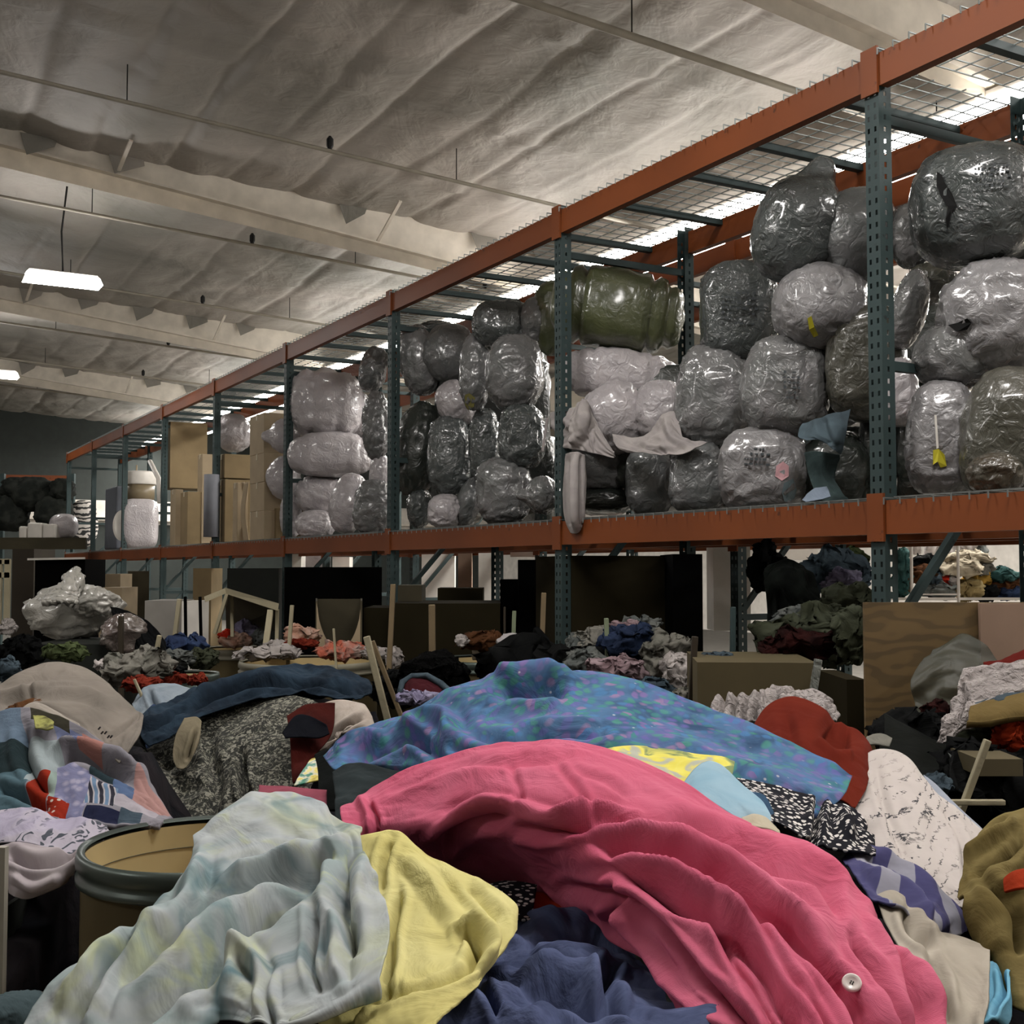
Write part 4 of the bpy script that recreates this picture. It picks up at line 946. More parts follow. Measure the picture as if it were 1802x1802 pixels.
# black and white dots
t = NT('dotted_cloth'); v = t.co(rot=(.3, .5, .7)); t.base(t.ramp(t.voro(v, 85, rnd=.8), ((.34, lin('#c9c4c0')), (.40, (.008, .008, .012, 1))))); t.set(Roughness=.85, Specular_IOR_Level=.1); C_dot = t.m
cloth('dotted_cloth', [
    [(1262, 1372, 2.28), (1300, 1372, 2.3), (1350, 1380, 2.3), (1400, 1395, 2.3), (1450, 1410, 2.3), (1500, 1425, 2.3), (1520, 1450, 2.28)],
    [(1290, 1395, 2.2), (1330, 1400, 2.2), (1370, 1412, 2.2), (1420, 1430, 2.2), (1460, 1440, 2.2), (1500, 1450, 2.2), (1528, 1470, 2.2)],
    [(1330, 1425, 2.12), (1360, 1435, 2.12), (1400, 1450, 2.12), (1435, 1462, 2.12), (1470, 1470, 2.12), (1505, 1480, 2.12), (1536, 1495, 2.12)],
    [(1350, 1450, 2.06), (1390, 1470, 2.05), (1425, 1490, 2.04), (1460, 1502, 2.04), (1490, 1508, 2.04), (1515, 1512, 2.04), (1540, 1515, 2.04)]],
    C_dot, 'black cloth with scattered white dots beside the pink cloth', 'cloth', res=(70, 110), rip=.006, amp=.01, folds=[(-.025, 8, [(1440, 1405), (1435, 1450), (1430, 1500)]), (.02, 10, [(1480, 1430), (1490, 1490)])])
C_lb = fabric('light_blue_cotton', '#8fb2c4', '#9fbccb', bump=.2)
cloth('light_blue_cloth', [
    [(1200, 1385, 2.12), (1225, 1355, 2.18), (1250, 1342, 2.22), (1275, 1352, 2.2), (1290, 1372, 2.18)],
    [(1230, 1400, 2.05), (1255, 1385, 2.08), (1280, 1385, 2.1), (1310, 1395, 2.1), (1335, 1405, 2.08)],
    [(1270, 1425, 1.98), (1295, 1420, 2.0), (1315, 1420, 2.0), (1340, 1425, 2.0), (1352, 1432, 2.0)],
    [(1320, 1460, 1.95), (1330, 1455, 1.95), (1340, 1450, 1.95), (1350, 1452, 1.95), (1358, 1452, 1.95)]], C_lb, 'light blue cloth wedged between the pink and the dotted cloth', 'cloth', res=(50, 60), rip=.003)
cloth('denim_cloth', [[(1315, 1395, 2.16), (1345, 1405, 2.16), (1362, 1440, 2.1)], [(1330, 1440, 2.06), (1350, 1448, 2.06), (1366, 1470, 2.03)]], fabric('slate_denim', '#35506a'), 'slate blue edge of cloth under the dotted cloth', 'cloth', res=(30, 30), rip=.003)
C_cream = fabric('cream_cotton', '#c2b9a4', '#b3a890', bump=.4)
cloth('cream_cloth', [[(1305, 1440, 1.96), (1325, 1432, 1.97), (1345, 1440, 1.96), (1362, 1458, 1.95)], [(1310, 1462, 1.9), (1330, 1460, 1.9), (1348, 1465, 1.9), (1370, 1475, 1.9)]], C_cream, 'scrap of cream cloth poking out over the pink cloth edge', 'cloth', res=(24, 40), rip=.006)
t = NT('yellow_floral'); v = t.co(); t.base(t.ramp(t.noise(v, 14, 4, 1), ((.40, lin('#9a9c8e')), (.48, lin('#c6bb45')), (.58, lin('#c9c15a')), (.66, lin('#6f7d4e'))))); t.set(Roughness=.9); C_yf = t.m
cloth('yellow_floral_cloth', [
    [(1050, 1325, 2.3), (1110, 1316, 2.34), (1160, 1322, 2.34), (1220, 1332, 2.32), (1270, 1336, 2.3), (1292, 1345, 2.28)],
    [(1090, 1345, 2.22), (1130, 1342, 2.24), (1180, 1350, 2.24), (1225, 1358, 2.22), (1265, 1360, 2.2), (1288, 1368, 2.2)],
    [(1140, 1370, 2.14), (1170, 1370, 2.14), (1200, 1376, 2.14), (1235, 1385, 2.14), (1262, 1388, 2.14), (1285, 1392, 2.14)]], C_yf, 'yellow flowered cloth peeping out above the pink cloth', 'cloth', res=(40, 80), rip=.005)
# white shirt with black print
t = NT('printed_white_knit'); v = t.co(rot=(0, math.radians(14), 0))
w_ = t.wave(v, 26, 3.5, 'Z', 3); ln = t.ramp(w_, ((.93, (0, 0, 0, 1)), (.98, (1, 1, 1, 1)))); brk = t.ramp(t.noise(v, 32, 2), ((.45, (0, 0, 0, 1)), (.5, (1, 1, 1, 1))))
zone = t.ramp(t.noise(t.co(loc=(2, 0, 1), scale=(.6, 1, 1.6)), 6, 2), ((.46, (.25, .25, .25, 1)), (.56, (1, 1, 1, 1))))
w2 = t.ramp(t.wave(v, 13, 4, 'Z', 4), ((.72, (0, 0, 0, 1)), (.80, (1, 1, 1, 1)))); z2 = t.ramp(t.noise(t.co(loc=(5, 0, 4), scale=(.7, 1, 1.8)), 5, 2), ((.55, (0, 0, 0, 1)), (.62, (1, 1, 1, 1))))
ink = t.math('MAXIMUM', t.math('MULTIPLY', t.math('MULTIPLY', ln, brk), zone), t.math('MULTIPLY', t.math('MULTIPLY', w2, z2), t.ramp(t.noise(v, 60, 2), ((.45, (0, 0, 0, 1)), (.5, (1, 1, 1, 1))))))
t.base(t.mix(ink, lin('#c2b9b3',.78), (.015, .015, .02, 1))); t.set(Roughness=.9); t.bump(t.noise(v, 12, 3), .2, .02); C_print = t.m
cloth('printed_shirt', [
    [(1500, 1350, 2.75), (1535, 1322, 2.8), (1570, 1320, 2.8), (1600, 1335, 2.78), (1622, 1365, 2.72), (1650, 1400, 2.66), (1690, 1430, 2.6), (1735, 1468, 2.55)],
    [(1500, 1400, 2.62), (1540, 1385, 2.64), (1575, 1385, 2.64), (1610, 1398, 2.6), (1640, 1420, 2.56), (1670, 1445, 2.5), (1700, 1470, 2.46), (1725, 1500, 2.42)],
    [(1505, 1450, 2.46), (1545, 1445, 2.46), (1580, 1448, 2.46), (1615, 1460, 2.42), (1645, 1478, 2.4), (1672, 1500, 2.36), (1695, 1520, 2.32), (1708, 1540, 2.3)],
    [(1520, 1490, 2.32), (1555, 1495, 2.3), (1590, 1505, 2.28), (1622, 1520, 2.26), (1650, 1540, 2.24), (1672, 1555, 2.22), (1688, 1568, 2.2), (1696, 1575, 2.2)],
    [(1530, 1520, 2.25), (1565, 1530, 2.22), (1600, 1545, 2.2), (1630, 1565, 2.18), (1655, 1582, 2.16), (1675, 1592, 2.16), (1690, 1598, 2.16), (1696, 1600, 2.16)]],
    C_print, 'white shirt printed with rows of black marks, sloping down on the right of the heap', 'shirt', res=(110, 110), rip=.003, amp=.006, folds=[(-.008, 8, [(1540, 1340), (1560, 1430), (1600, 1520)]), (-.01, 7, [(1660, 1420), (1690, 1480), (1700, 1540)])])
cloth('pale_blue_cloth', [[(1625, 1365, 2.74), (1650, 1385, 2.7), (1690, 1425, 2.64), (1736, 1468, 2.58)], [(1640, 1395, 2.68), (1665, 1420, 2.62), (1700, 1450, 2.56), (1730, 1480, 2.5)]], fabric('icy_blue_cotton', '#a3a9b5'), 'pale blue lining along the edge of the printed shirt', 'cloth', res=(24, 60), rip=.002)
t = NT('purple_grey_stripe'); v = t.co(rot=(0, .9, .4)); t.base(t.ramp(t.wave(v, 5.2, .6, 'Z'), ((.48, lin('#32305c')), (.53, lin('#807f8b'))))); t.set(Roughness=.9); t.bump(t.noise(v, 14, 3), .3, .02); C_str = t.m
cloth('striped_shirt', [
    [(1482, 1515, 2.05), (1510, 1490, 2.1), (1550, 1500, 2.1), (1600, 1530, 2.06), (1650, 1560, 2.02), (1688, 1600, 1.98), (1696, 1640, 1.94)],
    [(1500, 1540, 1.96), (1530, 1530, 1.98), (1570, 1540, 1.98), (1615, 1560, 1.95), (1650, 1590, 1.92), (1675, 1620, 1.88), (1680, 1650, 1.86)],
    [(1520, 1565, 1.88), (1550, 1562, 1.88), (1585, 1575, 1.87), (1620, 1595, 1.85), (1645, 1620, 1.82), (1660, 1640, 1.8), (1664, 1660, 1.79)],
    [(1540, 1590, 1.82), (1570, 1592, 1.8), (1600, 1605, 1.8), (1625, 1622, 1.78), (1640, 1640, 1.76), (1650, 1658, 1.75), (1655, 1672, 1.74)]],
    C_str, 'purple and grey striped shirt between the pink cloth and the printed shirt', 'shirt', res=(80, 90), rip=.008, amp=.016, folds=[(-.02, 8, [(1530, 1515), (1580, 1530), (1640, 1580)]), (.02, 9, [(1530, 1540), (1600, 1570), (1640, 1630)])])
C_ivory = fabric('ivory_jersey', '#bdb4a6', '#aba294', bump=.25)
cloth('ivory_shirt', [
    [(1540, 1580, 1.86), (1575, 1572, 1.88), (1610, 1600, 1.86), (1650, 1640, 1.82), (1700, 1655, 1.78), (1742, 1672, 1.74)],
    [(1560, 1630, 1.76), (1600, 1630, 1.76), (1640, 1660, 1.74), (1680, 1680, 1.7), (1715, 1700, 1.68), (1742, 1710, 1.65)],
    [(1600, 1700, 1.64), (1635, 1705, 1.64), (1670, 1725, 1.62), (1700, 1745, 1.6), (1725, 1755, 1.58), (1738, 1760, 1.56)],
    [(1640, 1790, 1.54), (1670, 1790, 1.54), (1695, 1795, 1.53), (1710, 1800, 1.52), (1722, 1804, 1.5), (1730, 1806, 1.5)],
    [(1660, 1860, 1.48), (1680, 1860, 1.48), (1700, 1860, 1.47), (1712, 1860, 1.46), (1720, 1860, 1.46), (1726, 1860, 1.46)]],
    C_ivory, 'ivory jersey shirt tucked under the right edge of the pink cloth', 'shirt', res=(90, 80), rip=.003, folds=[(-.02, 9, [(1590, 1600), (1600, 1640), (1640, 1670)]), (-.015, 9, [(1630, 1680), (1660, 1730), (1670, 1800)]), (.012, 8, [(1575, 1590), (1620, 1630), (1650, 1660)])])
cloth('sky_blue_cloth', [[(1730, 1690, 1.72), (1760, 1692, 1.72), (1776, 1702, 1.7)], [(1728, 1740, 1.64), (1755, 1740, 1.64), (1776, 1745, 1.62)], [(1722, 1785, 1.56), (1745, 1790, 1.55), (1772, 1775, 1.56)], [(1718, 1800, 1.52), (1735, 1802, 1.52), (1755, 1795, 1.53)]],
      fabric('sky_blue_cotton', '#6fb0cf', '#86bdd6'), 'sky blue cloth sticking out below the ivory shirt', 'cloth', res=(60, 40), rip=.004, folds=[(-.02, 6, [(1762, 1705), (1768, 1760), (1750, 1790)])])
# olive twill and orange bits at the right edge
C_olive = fabric('olive_twill', '#6d5f38', '#7f7148', bump=.4)
cloth('olive_trousers', [
    [(1712, 1480, 2.0), (1745, 1445, 2.04), (1780, 1428, 2.06), (1830, 1424, 2.06), (1880, 1440, 2.04)],
    [(1695, 1530, 1.92), (1735, 1500, 1.95), (1775, 1490, 1.96), (1830, 1490, 1.96), (1880, 1500, 1.95)],
    [(1686, 1580, 1.85), (1725, 1560, 1.86), (1765, 1550, 1.86), (1800, 1570, 1.9), (1860, 1580, 1.9)],
    [(1700, 1590, 1.82), (1735, 1600, 1.8), (1770, 1620, 1.8), (1810, 1640, 1.8), (1860, 1650, 1.8)],
    [(1725, 1640, 1.8), (1755, 1670, 1.75), (1785, 1700, 1.72), (1820, 1720, 1.7), (1870, 1730, 1.7)],
    [(1765, 1700, 1.75), (1785, 1750, 1.68), (1805, 1790, 1.62), (1840, 1810, 1.6), (1880, 1820, 1.6)]],
    C_olive, 'olive twill trousers hanging at the picture edge', 'trousers', res=(90, 90), rip=.006, amp=.02, folds=[(-.04, 12, [(1740, 1560), (1765, 1610), (1790, 1690)]), (.025, 10, [(1700, 1520), (1750, 1480), (1790, 1450)]), (-.025, 9, [(1720, 1545), (1770, 1510), (1802, 1480)])])
cloth('orange_cloth', [[(1770, 1550, 1.82), (1790, 1535, 1.82), (1830, 1530, 1.82)], [(1768, 1570, 1.8), (1795, 1562, 1.78), (1830, 1560, 1.78)]], fabric('orange_red_cotton', '#9c3418'), 'orange red cloth tucked into the olive trousers', 'cloth', res=(20, 20))
# bits between yellow, pink and navy
cloth('dotted_scrap', [[(850, 1560, 2.0), (890, 1552, 2.02), (945, 1562, 2.0)], [(870, 1590, 1.92), (905, 1590, 1.92), (940, 1592, 1.92)], [(890, 1615, 1.86), (915, 1620, 1.86), (935, 1620, 1.86)]], C_dot, 'black dotted scrap in the hollow beside the yellow shirt', 'cloth', res=(30, 30), rip=.006)
cloth('orange_scrap', [[(905, 1595, 1.98), (950, 1580, 2.0), (1010, 1590, 1.98)], [(910, 1620, 1.92), (960, 1612, 1.92), (1020, 1618, 1.92)]], fabric('orange_knit', '#c04a2a', '#a03a20'), 'orange red scrap in the hollow above the navy cloth', 'cloth', res=(20, 40), rip=.008)
cloth('cream_scrap', [[(970, 1618, 1.94), (1010, 1602, 1.96), (1050, 1608, 1.95), (1078, 1640, 1.92)], [(980, 1640, 1.9), (1020, 1635, 1.9), (1055, 1645, 1.9), (1080, 1665, 1.88)]], C_cream, 'cream scrap above the navy cloth under the pink edge', 'cloth', res=(24, 40), rip=.005)
cloth('grey_cloth', [[(1030, 1640, 1.96), (1080, 1650, 1.96), (1130, 1680, 1.92)], [(1080, 1700, 1.86), (1130, 1730, 1.84), (1180, 1760, 1.8)], [(1140, 1760, 1.74), (1180, 1780, 1.72), (1230, 1800, 1.7)]], fabric('greenish_grey_cotton', '#3f4643', '#5a605b'), 'greenish grey cloth in shade between navy and pink', 'cloth', res=(40, 40), rip=.005)
cloth('dark_scrap', [[(585, 1360, 2.7), (620, 1345, 2.72), (660, 1350, 2.7), (720, 1365, 2.66)], [(590, 1400, 2.6), (625, 1390, 2.6), (660, 1392, 2.6), (720, 1400, 2.55)], [(592, 1450, 2.5), (615, 1440, 2.5), (640, 1430, 2.5), (700, 1440, 2.45)]], fabric('charcoal_jersey', '#30383a', '#262c2e'), 'charcoal jersey under the left end of the floral cloth', 'cloth', res=(40, 40))
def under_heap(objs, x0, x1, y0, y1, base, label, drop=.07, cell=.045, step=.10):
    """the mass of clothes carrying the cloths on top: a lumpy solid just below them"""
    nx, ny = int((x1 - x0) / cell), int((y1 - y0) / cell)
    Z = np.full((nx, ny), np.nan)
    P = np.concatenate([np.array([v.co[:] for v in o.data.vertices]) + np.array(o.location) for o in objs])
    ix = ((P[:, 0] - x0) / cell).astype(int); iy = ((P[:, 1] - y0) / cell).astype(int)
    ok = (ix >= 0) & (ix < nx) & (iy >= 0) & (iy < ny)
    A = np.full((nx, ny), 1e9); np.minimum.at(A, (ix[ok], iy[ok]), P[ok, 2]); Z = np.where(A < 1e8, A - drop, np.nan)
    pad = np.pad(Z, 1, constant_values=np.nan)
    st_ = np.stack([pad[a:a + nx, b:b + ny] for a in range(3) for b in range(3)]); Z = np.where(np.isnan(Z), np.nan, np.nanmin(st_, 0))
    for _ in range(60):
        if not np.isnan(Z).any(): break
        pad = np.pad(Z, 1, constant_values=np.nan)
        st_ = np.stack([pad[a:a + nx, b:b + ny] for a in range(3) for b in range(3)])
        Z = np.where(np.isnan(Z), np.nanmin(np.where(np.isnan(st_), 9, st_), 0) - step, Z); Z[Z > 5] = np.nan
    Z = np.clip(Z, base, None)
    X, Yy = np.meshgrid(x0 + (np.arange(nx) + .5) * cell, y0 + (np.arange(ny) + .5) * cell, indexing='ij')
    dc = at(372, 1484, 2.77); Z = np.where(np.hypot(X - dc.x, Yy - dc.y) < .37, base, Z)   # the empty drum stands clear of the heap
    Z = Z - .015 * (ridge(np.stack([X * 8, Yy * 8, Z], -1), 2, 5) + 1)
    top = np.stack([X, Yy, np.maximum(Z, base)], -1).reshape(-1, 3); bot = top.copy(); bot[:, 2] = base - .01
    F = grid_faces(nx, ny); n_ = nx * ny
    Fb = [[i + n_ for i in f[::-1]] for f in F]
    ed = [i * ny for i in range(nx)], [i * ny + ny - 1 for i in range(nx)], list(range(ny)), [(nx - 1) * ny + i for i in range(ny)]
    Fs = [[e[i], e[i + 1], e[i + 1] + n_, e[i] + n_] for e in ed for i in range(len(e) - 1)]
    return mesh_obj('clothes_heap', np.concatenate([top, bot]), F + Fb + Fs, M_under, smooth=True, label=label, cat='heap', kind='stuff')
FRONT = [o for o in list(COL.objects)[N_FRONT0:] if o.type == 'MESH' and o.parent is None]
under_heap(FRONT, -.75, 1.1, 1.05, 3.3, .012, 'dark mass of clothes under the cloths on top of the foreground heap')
# cardboard bin that holds the foreground heap
m = MB()
for a, b in (((-.78, 1.0), (1.13, 1.0)), ((1.13, 1.0), (1.13, 3.34)), ((1.13, 3.34), (-.78, 3.34)), ((-.78, 3.34), (-.78, 1.0))):
    m.bar((a[0], a[1], .35), (b[0], b[1], .35), .012, .7)
m.build('cardboard_bin', M_card, label='big cardboard bin holding the foreground heap of clothes', cat='bin')
# ---------------------------------------------------------------- left pile: quilt, sheet, drum
N_LEFT0 = len(COL.objects)
M_drum = plain('fibre_drum_kraft', '#4d442e', rough=.7, var=.08, spec=.15)
M_drumin = plain('drum_inside_kraft', '#b09c6f', rough=.7, var=.08)
M_rim = plain('drum_rim_steel', '#4b544f', rough=.35, metal=.5)
def drum(px, py, w, Y, label, zb=0.0, rim=M_rim, body=M_drum, h=None):
    """px,py: middle of the rim opening, w: rim width"""
    c = at(px, py, Y); R = w / 2 * Y / FPX; z = c.z
    zb = zb if h is None else z - h
    r = empty('fibre_drum', (c.x, c.y, zb), label, 'drum')
    MB().lathe((c.x, c.y, 0), [(0, zb), (R * .96, zb), (R * .96, z - .01)], 56).build('body', body, r, True)
    MB().lathe((c.x, c.y, 0), [(0, zb + .02), (R * .94, zb + .02), (R * .94, z - .01)], 56).build('lining', M_drumin, r, True)
    MB().lathe((c.x, c.y, 0), [(R * .93, z), (R * .985, z + .006), (R, z - .008), (R, z - .028), (R * .975, z - .033), (R * .975, z - .045), (R, z - .05), (R, z - .062), (R * .93, z - .066)], 56).build('rim', rim, r, True)
    return r
drum(372, 1484, 446, 2.77, 'open empty brown fibre drum with a steel rim, left of the tie dyed cloth')
# patchwork quilt: rectangular patches laid out on the sheet
t = NT('patchwork_quilt')
tc = t.n('ShaderNodeTexCoord'); 
def rectmask(t, uv, x0, x1, y0, y1):
    s = t.n('ShaderNodeSeparateXYZ'); t.l(uv, s.inputs[0])
    a = t.math('GREATER_THAN', s.outputs[0], x0); b = t.math('LESS_THAN', s.outputs[0], x1); c_ = t.math('GREATER_THAN', s.outputs[1], y0); d_ = t.math('LESS_THAN', s.outputs[1], y1)
    return t.math('MULTIPLY', t.math('MULTIPLY', a, b), t.math('MULTIPLY', c_, d_))
uvn = tc.outputs['UV']; v = t.co()
base = t.ramp(t.noise(v, 8, 3), ((.3, lin('#7e7c84', .72)), (.7, lin('#8f8b92', .72))))
lilac = t.ramp(t.voro(v, 40), ((.2, lin('#a5a2b8', .72)), (.5, lin('#7b7c9c', .72))))
patches = [(0, 0.24, 0, 0.25, lin('#6c7f93', .62)),
  (0, 0.14, 0.25, 0.5, lin('#8c8f94', .62)),
  (0.14, 0.25, 0.25, 0.5, lin('#1e2f33', .62)),
  (0, 0.26, 0.5, 0.96, lin('#55707b', .62)),
  (0.25, 0.4, 0.22, 0.6, lin('#a5b1b4', .62)),
  (0.29, 0.38, 0.5, 0.66, lin('#9db0a8', .62)),
  (0.265, 0.35, 0.5, 0.82, lin('#9a2a12', .62)),
  (0.38, 0.54, 0.4, 0.93, lilac),
  (0.355, 0.46, 0.66, 0.96, 'dots'),
  (0.38, 0.49, 0.06, 0.2, lin('#7b83a6', .62)),
  (0.49, 0.58, 0.04, 0.22, lin('#b37f76', .62)),
  (0.52, 0.63, 0.25, 0.42, lin('#27383f', .62)),
  (0.63, 0.75, 0.28, 0.5, lin('#5a6f93', .62)),
  (0.52, 0.66, 0.44, 0.64, 'stripe'),
  (0.545, 0.7, 0.66, 0.95, lin('#1a1f3d', .62)),
  (0.7, 0.82, 0.62, 0.95, lin('#42525f', .62)),
  (0.66, 0.92, 0.48, 0.62, lin('#b7b0b8', .62)),
  (0.74, 0.98, 0.05, 0.48, lin('#b58c87', .62)),
  (0.28, 0.44, 0, 0.09, lin('#3b382c', .62))]
col = base
for x0, x1, y0, y1, cc in patches:
    f = rectmask(t, uvn, x0, x1, y0, y1)
    if cc == 'dots': cc = t.ramp(t.voro(v, 55, rnd=.3), ((.26, lin('#cfc3b4', .72)), (.32, lin('#8e2410', .72))))
    elif cc == 'stripe': cc = t.ramp(t.wave(t.co(rot=(0, .7, 0)), 14, .5, 'X'), ((.25, (.02, .02, .03, 1)), (.33, lin('#b7b2b6', .72)), (.7, lin('#b7b2b6', .72)), (.8, lin('#6c86a3', .72))))
    col = t.mix(f, col, cc)
t.base(col); t.set(Roughness=.9, Specular_IOR_Level=.15); t.bump(t.noise(v, 11, 4, 1), .4, .03)
C_quilt = t.m
cloth('patchwork_quilt', [
    [(-70, 1290, 3.5), (-10, 1262, 3.5), (45, 1250, 3.45), (95, 1262, 3.4), (150, 1285, 3.35), (205, 1320, 3.3), (245, 1360, 3.22), (285, 1420, 3.12), (305, 1446, 3.1)],
    [(-70, 1340, 3.34), (-10, 1320, 3.34), (50, 1312, 3.32), (100, 1318, 3.3), (150, 1335, 3.26), (200, 1360, 3.2), (240, 1390, 3.15), (275, 1425, 3.08), (300, 1448, 3.06)],
    [(-70, 1390, 3.22), (-10, 1375, 3.22), (50, 1365, 3.2), (100, 1365, 3.18), (150, 1375, 3.16), (195, 1395, 3.12), (235, 1415, 3.08), (268, 1435, 3.04), (290, 1450, 3.02)],
    [(-70, 1420, 3.12), (-10, 1410, 3.12), (50, 1415, 3.1), (90, 1428, 3.06), (130, 1436, 3.04), (180, 1438, 3.02), (225, 1440, 3.0), (262, 1446, 2.98), (285, 1452, 2.98)],
    [(-70, 1450, 3.06), (-10, 1450, 3.04), (50, 1440, 3.02), (90, 1445, 3.0), (130, 1452, 2.98), (180, 1455, 2.97), (225, 1452, 2.96), (260, 1455, 2.96), (280, 1458, 2.96)]],
    C_quilt, 'patchwork quilt in grey, blue and red piled at the picture edge', 'quilt', res=(100, 150), rip=.008, rsc=4, amp=.02, thick=.012, folds=[
    (-.04, 8, [(100, 1345), (140, 1335), (180, 1350), (230, 1372)]), (.035, 13, [(90, 1325), (150, 1318), (210, 1345), (260, 1385)]), (-.03, 10, [(48, 1285), (50, 1340), (85, 1400)]), (-.03, 9, [(0, 1395), (50, 1410), (90, 1425)])])
C_dust = fabric('dusty_beige_sheet', '#7d766e', '#8a8279', scale=3, bump=.35)
cloth('beige_sheet', [
    [(-80, 1230, 3.75), (-20, 1215, 3.8), (30, 1185, 3.85), (80, 1166, 3.9), (130, 1168, 3.88), (175, 1190, 3.8), (210, 1220, 3.7), (240, 1250, 3.6), (252, 1262, 3.55)],
    [(-80, 1255, 3.65), (-20, 1240, 3.68), (35, 1215, 3.72), (85, 1198, 3.74), (135, 1200, 3.7), (180, 1220, 3.62), (212, 1250, 3.52), (238, 1275, 3.45), (248, 1285, 3.42)],
    [(-80, 1275, 3.58), (-20, 1262, 3.6), (35, 1238, 3.62), (90, 1225, 3.6), (140, 1232, 3.55), (180, 1258, 3.46), (210, 1285, 3.38), (230, 1300, 3.32), (240, 1306, 3.3)],
    [(-80, 1290, 3.54), (-20, 1275, 3.55), (35, 1252, 3.56), (80, 1238, 3.52), (130, 1258, 3.45), (165, 1285, 3.38), (195, 1312, 3.3), (212, 1325, 3.26), (220, 1332, 3.24)],
    [(-80, 1300, 3.52), (-20, 1285, 3.52), (35, 1262, 3.52), (75, 1250, 3.5), (125, 1275, 3.42), (160, 1300, 3.34), (185, 1325, 3.26), (200, 1338, 3.22), (210, 1345, 3.2)]],
    C_dust, 'dusty beige sheet humped over the pile above the patchwork quilt', 'sheet', res=(80, 120), rip=.005, rsc=3.5, amp=.012, folds=[
    (.02, 9, [(-20, 1235), (60, 1215), (140, 1215), (200, 1240)]), (-.015, 6, [(10, 1250), (80, 1215), (150, 1210)]), (-.012, 4, [(190, 1298), (230, 1272), (245, 1262)]), (-.01, 5, [(50, 1245), (60, 1205), (110, 1180)])])
heap('brown_bundle', 95, 1262, 3.62, .14, .1, .06, fabric('brown_wool', '#5a3a20'), 'brown woollen bundle peeping out under the beige sheet', 5); COL.objects[-1]['kind'] = 'thing'
cloth('cream_blouse', [[(35, 1255, 3.5), (60, 1240, 3.52), (100, 1255, 3.48), (140, 1275, 3.4)], [(50, 1280, 3.42), (75, 1275, 3.42), (110, 1285, 3.38), (150, 1300, 3.34)]], fabric('greyish_cream', '#a49c92'), 'greyish cream blouse edge between sheet and quilt', 'blouse', res=(24, 50), rip=.006)
cloth('yellow_brooch_scarf', [[(60, 1265, 3.36), (80, 1262, 3.36), (92, 1275, 3.34)], [(62, 1285, 3.3), (80, 1288, 3.3), (95, 1286, 3.3)]], fabric('yellow_green_knit', '#a7a763', '#6d6a45', scale=30), 'yellow green knitted scrap on top of the quilt', 'scarf', res=(24, 24), rip=.008)
m = MB()
for k, (x, y) in enumerate(((175, 1283), (180, 1287), (186, 1291), (191, 1294), (196, 1298))):
    p = at(x, y, 3.30 - k * .012)
    q = p + Vector((0, 0, (-1) ** k * .003)); m.bar(q + Vector((-.003, 0, -.004)), q + Vector((.003, 0, .003)), .004, .004)
m.build('stitched_marks', M_black, [o for o in COL.objects if o.name == 'beige_sheet'][0])
t = NT('lavender_dark_print'); v = t.co(); n = t.ramp(t.voro(t.mix(.2, v, t.noise(v, 14, 2)), 42), ((.30, lin('#3a3f48')), (.36, lin('#a19ba6')))); t.base(t.mix(t.ramp(t.noise(v, 6, 2), ((.45, (0, 0, 0, 1)), (.52, (1, 1, 1, 1)))), lin('#9690a2'), n)); t.set(Roughness=.9); t.bump(t.noise(v, 12, 4, 1), .4, .02)
cloth('printed_lavender_cloth', [
    [(-60, 1440, 3.0), (0, 1425, 3.0), (50, 1425, 2.98), (100, 1440, 2.95), (150, 1440, 2.93), (185, 1448, 2.92), (192, 1462, 2.9)],
    [(-60, 1470, 2.92), (0, 1455, 2.92), (50, 1455, 2.9), (100, 1465, 2.88), (140, 1470, 2.86), (165, 1478, 2.85), (175, 1490, 2.84)],
    [(-60, 1500, 2.86), (0, 1490, 2.86), (45, 1485, 2.84), (90, 1492, 2.82), (120, 1500, 2.8), (140, 1505, 2.8), (150, 1508, 2.8)]], t.m, 'lavender cloth with a dark print under the patchwork quilt', 'cloth', res=(60, 100), rip=.010, amp=.012)
cloth('white_underskirt', [
    [(0, 1490, 2.84), (35, 1485, 2.83), (80, 1495, 2.8), (115, 1502, 2.78), (140, 1495, 2.78)],
    [(5, 1520, 2.76), (35, 1518, 2.76), (75, 1525, 2.74), (110, 1530, 2.72), (138, 1512, 2.74)],
    [(10, 1550, 2.74), (30, 1555, 2.72), (65, 1560, 2.7), (100, 1555, 2.7), (128, 1535, 2.72)],
    [(14, 1572, 2.74), (28, 1578, 2.72), (48, 1582, 2.72), (80, 1574, 2.72), (115, 1552, 2.74)]], fabric('lilac_white_satin', '#aaa0a4', '#b9b0b2', bump=.2), 'lilac white cloth sagging over the bin edge beside the fibre drum', 'cloth', res=(70, 70), rip=.004, amp=.01, folds=[(-.025, 9, [(10, 1500), (60, 1518), (110, 1515), (135, 1500)]), (.015, 8, [(20, 1540), (60, 1560), (110, 1545)])])
LEFT = [o for o in list(COL.objects)[N_LEFT0:] if o.type == 'MESH' and o.parent is None]
under_heap(LEFT, -1.9, -.8, 2.6, 4.3, .012, 'dark mass of clothes under the patchwork quilt')
